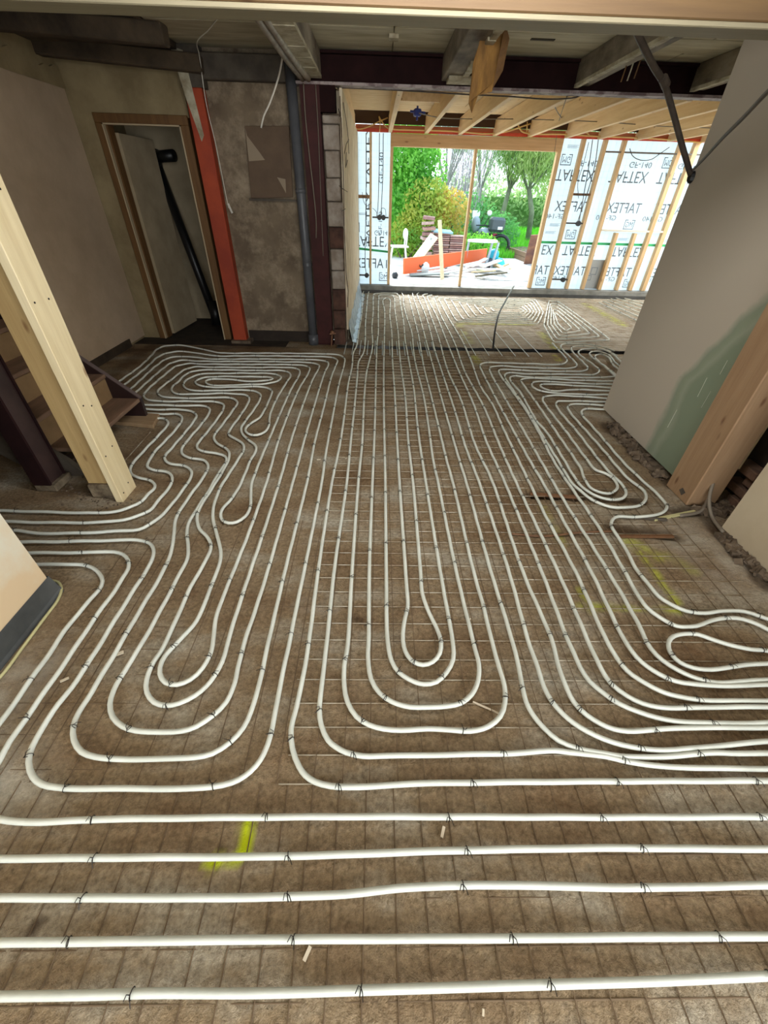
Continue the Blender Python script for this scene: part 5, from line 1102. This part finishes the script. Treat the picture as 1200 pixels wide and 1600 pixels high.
for (p, q, w_, z_, ci), lab in zip(deb, labs):
    a = FL(*p); b = FL(*q); a.z = z_; b.z = z_+random.uniform(.02, .12)
    single('debris_board', MB().beam(a, b, w_, .03), mat('debris_%s' % ['offwhite','tan','olive','white','dark_olive','sand','slate','brown'][ci], cols[ci], .8), lab, 'board', 'debris boards outside', bevel=.004)
p = FL(655,424); t = empty('paint_bucket', tuple(p), 'white dome shaped tub with dark handle before the orange board', 'tub')
obj('tub', MB().ball((p.x, p.y-.1, .10), .26, 14, 8, (1, .8, .8)), WH, t, smooth=True); obj('handle', MB().tube([(p.x-.05, p.y-.34, .2), (p.x, p.y-.36, .14), (p.x+.06, p.y-.34, .2)], .02, 6), DK, t)
p = FL(617,434); single('dark_cone', MB().ball((p.x, p.y, .05), .08, 8, 6), DK, 'small dark lump on the ground by the left jamb', 'lump')

# vegetation
def leafcloud(name, blobs, n, size, cols_, parent, aspect=2.2, droop=0.0, mname=None):
    m = MB(); V = []; Fc = []
    for i in range(n):
        bx_, by_, bz_, rx, ry, rz = blobs[rng.integers(len(blobs))]
        d = rng.normal(size=3); d /= np.linalg.norm(d)+1e-6; rr_ = rng.random()**.33
        c_ = np.array((bx_+d[0]*rx*rr_, by_+d[1]*ry*rr_, max(.03, bz_+d[2]*rz*rr_)))
        u = rng.normal(size=3); u[2] = u[2]*(1-droop)-droop*3; u /= np.linalg.norm(u); w_ = np.cross(u, rng.normal(size=3)); w_ /= np.linalg.norm(w_)+1e-6
        s_ = size*rng.uniform(.6, 1.4); L_ = s_*aspect
        o_ = len(V); V += [c_-u*L_/2, c_+w_*s_/2, c_+u*L_/2, c_-w_*s_/2]; Fc.append((o_, o_+1, o_+2, o_+3))
    me = bpy.data.meshes.new(name); me.from_pydata([tuple(v) for v in V], [], Fc); me.update()
    mt = leafmat(mname, cols_[0], cols_[1])
    me.materials.append(mt); o = bpy.data.objects.new(name, me); put(o, parent); o['kind'] = 'stuff'; return o
def shrub(name, lab, cx, cy, blobs, n, size, cols_, mname, stems=3, sh=1.0, aspect=2.0, droop=0, cat='shrub', sr=.03, scol=srgb(90,76,60)):
    t = empty(name, (cx, cy, 0), lab, cat)
    sm = mat('bark_'+mname, scol, .9)
    for k in range(stems):
        a_ = random.uniform(-.5, .5); obj('stem', MB().tube([(cx+a_*.3, cy, 0), (cx+a_*.8, cy, sh*.5), (cx+a_*1.4, cy+random.uniform(-.3, .3), sh)], sr, 6, r2=sr*.3), sm, t)
    leafcloud('foliage', blobs, n, size, cols_, t, aspect, droop, mname); return t
Y1 = 17.0
def P1_(x, y, Y=Y1): p = AY(x, y, Y); return p.x, p.y, p.z
a = P1_(640,275); b = P1_(632,330)
shrub('green_bush', 'tall dense bright green bush at left behind the white chair', a[0], Y1, [(a[0]-.1, a[1], a[2], 1.35, 1.1, 1.4), (b[0], b[1], b[2], 1.3, 1.1, 1.2), (a[0]-.1, a[1], a[2]+.5, 1.0, .9, .95)], 9000, .07, (srgb(150,216,90), srgb(84,164,66)), 'leaf_green', 3, 2.5)
a = P1_(668,345,16.2); b = P1_(690,345,16.2); c = P1_(655,365,16.2)
shrub('yellow_shrub', 'yellow and orange tinted shrub beside the green bush', a[0], 16.2, [(a[0], 16.2, a[2]+.25, .9, .6, .9), (c[0], 16.0, c[2], 1.0, .6, .7)], 4200, .06, (srgb(226,216,110), srgb(150,190,80)), 'leaf_yellow', 4, 1.6)
shrub('orange_shrub', 'loose orange leaved shrub behind the upright plank', b[0], 16.4, [(b[0]+.2, 16.5, b[2]+.1, .8, .6, .8)], 1800, .06, (srgb(236,180,110), srgb(170,190,90)), 'leaf_orange', 4, 1.4)
a = P1_(728,350,17.5)
shrub('small_green_shrub', 'mid green shrub between the tile stack and motorcycle', a[0], 17.5, [(a[0], 17.5, a[2], 1.2, .8, .9), (a[0]+1.2, 17.9, a[2]-.3, .9, .7, .7)], 3600, .06, (srgb(130,200,110), srgb(80,150,90)), 'leaf_mid', 3, 1.2)
a = P1_(632,385,15.2)
shrub('weed_clump', 'yellow green weeds around the white chair', a[0], 15.2, [(a[0], 15.6, .3, 1.6, .5, .6), (a[0]+1.2, 15.4, .3, 1.2, .5, .5)], 2600, .05, (srgb(190,216,90), srgb(110,170,70)), 'leaf_weed', 3, .5)
a = P1_(745,400,14.6)
shrub('herb_clump', 'fresh green plants under the white table', a[0], 14.9, [(a[0], 14.9, .35, .75, .3, .4)], 1500, .045, (srgb(170,226,90), srgb(110,190,70)), 'leaf_herb', 3, .5)
# bare purple shrub
a = P1_(712,300,19.0); t = empty('purple_shrub', (a[0], 19, 0), 'bare purple grey shrub with fine upright twigs behind the middle upright', 'shrub')
m = MB()
for k in range(110):
    x0 = a[0]+random.uniform(-.5, .9); an = random.uniform(-.28, .28); h = random.uniform(2.6, 5.2)
    m.tube([(x0, 19+random.uniform(-.5, .5), .2), (x0+an*h*.4, 19, h*.5), (x0+an*h*.9+random.uniform(-.15, .15), 19, h)], .012, 3, caps=False, r2=.004)
obj('twigs', m, mat('purple_twig', srgb(176,166,174), .8), t, kind='stuff')
# willows
def willow(cx, cy, h, lab, n, cols_, mname, lean=.0, spread=2.2):
    t = empty('willow_tree', (cx, cy, 0), lab, 'tree')
    bm_ = mat('willow_bark', srgb(134,142,116), .9, srgb(100,106,86), 3)
    obj('trunk', MB().tube([(cx, cy, 0), (cx+.1*lean, cy, 1.1), (cx+.5*lean, cy, 1.9)], .13, 8, r2=.09), bm_, t, smooth=True)
    blobs = []
    for k in range(11):
        an = random.uniform(0, 2*PI); L_ = random.uniform(.5, 1)*spread; tip = (cx+lean*.5+math.cos(an)*L_*1.2, cy+math.sin(an)*L_*.8, h*random.uniform(.55, 1))
        mid = (cx+lean*.5+math.cos(an)*L_*.45, cy+math.sin(an)*L_*.3, h*.45)
        obj('branch', MB().tube([(cx+lean*.5, cy, 1.8), mid, tip], .035, 5, r2=.01), bm_, t)
        blobs.append((tip[0], tip[1], tip[2]-.9, .6, .6, 1.4)); blobs.append((mid[0], mid[1], mid[2]+.3, .7, .6, 1.1))
    leafcloud('foliage', blobs, n, .035, cols_, t, 6.0, .55, mname)
wcol = (srgb(186,214,150), srgb(140,180,120))
a = P1_(785,330,22.0)
willow(a[0], 22.0, 7.6, 'pollard willow with short trunk behind the motorcycle', 15000, wcol, 'leaf_willow', .3)
a = P1_(840,330,21.0); willow(a[0], 21.5, 6.4, 'leaning willow at the right side of the garden view', 14000, (srgb(206,220,150), srgb(160,190,120)), 'leaf_willow_yellow', -.8, 2.4)
a = P1_(690,330,26.0); willow(a[0], 26.0, 9.0, 'grey green willow far behind the yellow shrub', 14000, (srgb(186,208,180), srgb(146,176,150)), 'leaf_willow_grey', .2, 2.8)
a = P1_(745,330,28.0); willow(a[0], 28.0, 9.5, 'tall willow far behind the purple shrub', 14000, (srgb(180,206,170), srgb(140,172,140)), 'leaf_willow_far', .1, 2.8)
a = P1_(890,330,25.0); willow(a[0], 25.0, 6.5, 'willow mostly hidden behind the right membrane', 6000, wcol, 'leaf_willow', .1, 2.6)
# distant hedge closes the horizon
t = empty('far_hedge', (5, 33, 0), 'dense green hedge closing the far end of the garden', 'hedge')
leafcloud('foliage', [(x, 33+.4*math.sin(x), 1.3, 1.6, .9, 1.5) for x in np.arange(-6, 22, 1.3)], 9000, .14, (srgb(186,214,150), srgb(150,186,126)), t, 2.0, .1, 'leaf_hedge')
obj('stem', MB().box(-7, 22, 33.2, 33.4, 0, 1.6), mat('hedge_core', srgb(120,156,96), .9), t)
# grass blades on the lawn
V = []; Fg = []
for i in range(26000):
    y = 15.8+15*rng.random()**1.6; x = rng.uniform(.0, 12.0)*(y/20); h = rng.uniform(.10, .28); w_ = .018*(y/16); o_ = len(V); a = rng.uniform(0, PI); l_ = rng.uniform(-.08, .08)
    V += [(x-math.cos(a)*w_, y-math.sin(a)*w_, 0), (x+math.cos(a)*w_, y+math.sin(a)*w_, 0), (x+l_, y+l_, h)]; Fg.append((o_, o_+1, o_+2))
me = bpy.data.meshes.new('grass'); me.from_pydata(V, [], Fg); me.update(); me.materials.append(mat('grass_blade', srgb(130,222,50), .7, srgb(90,190,40), 1.5))
tag(bpy.data.objects.new('grass', me), 'long bright green grass of the lawn', 'grass', kind='stuff'); COL.objects.link([o for o in bpy.data.objects if o.name == 'grass'][0])
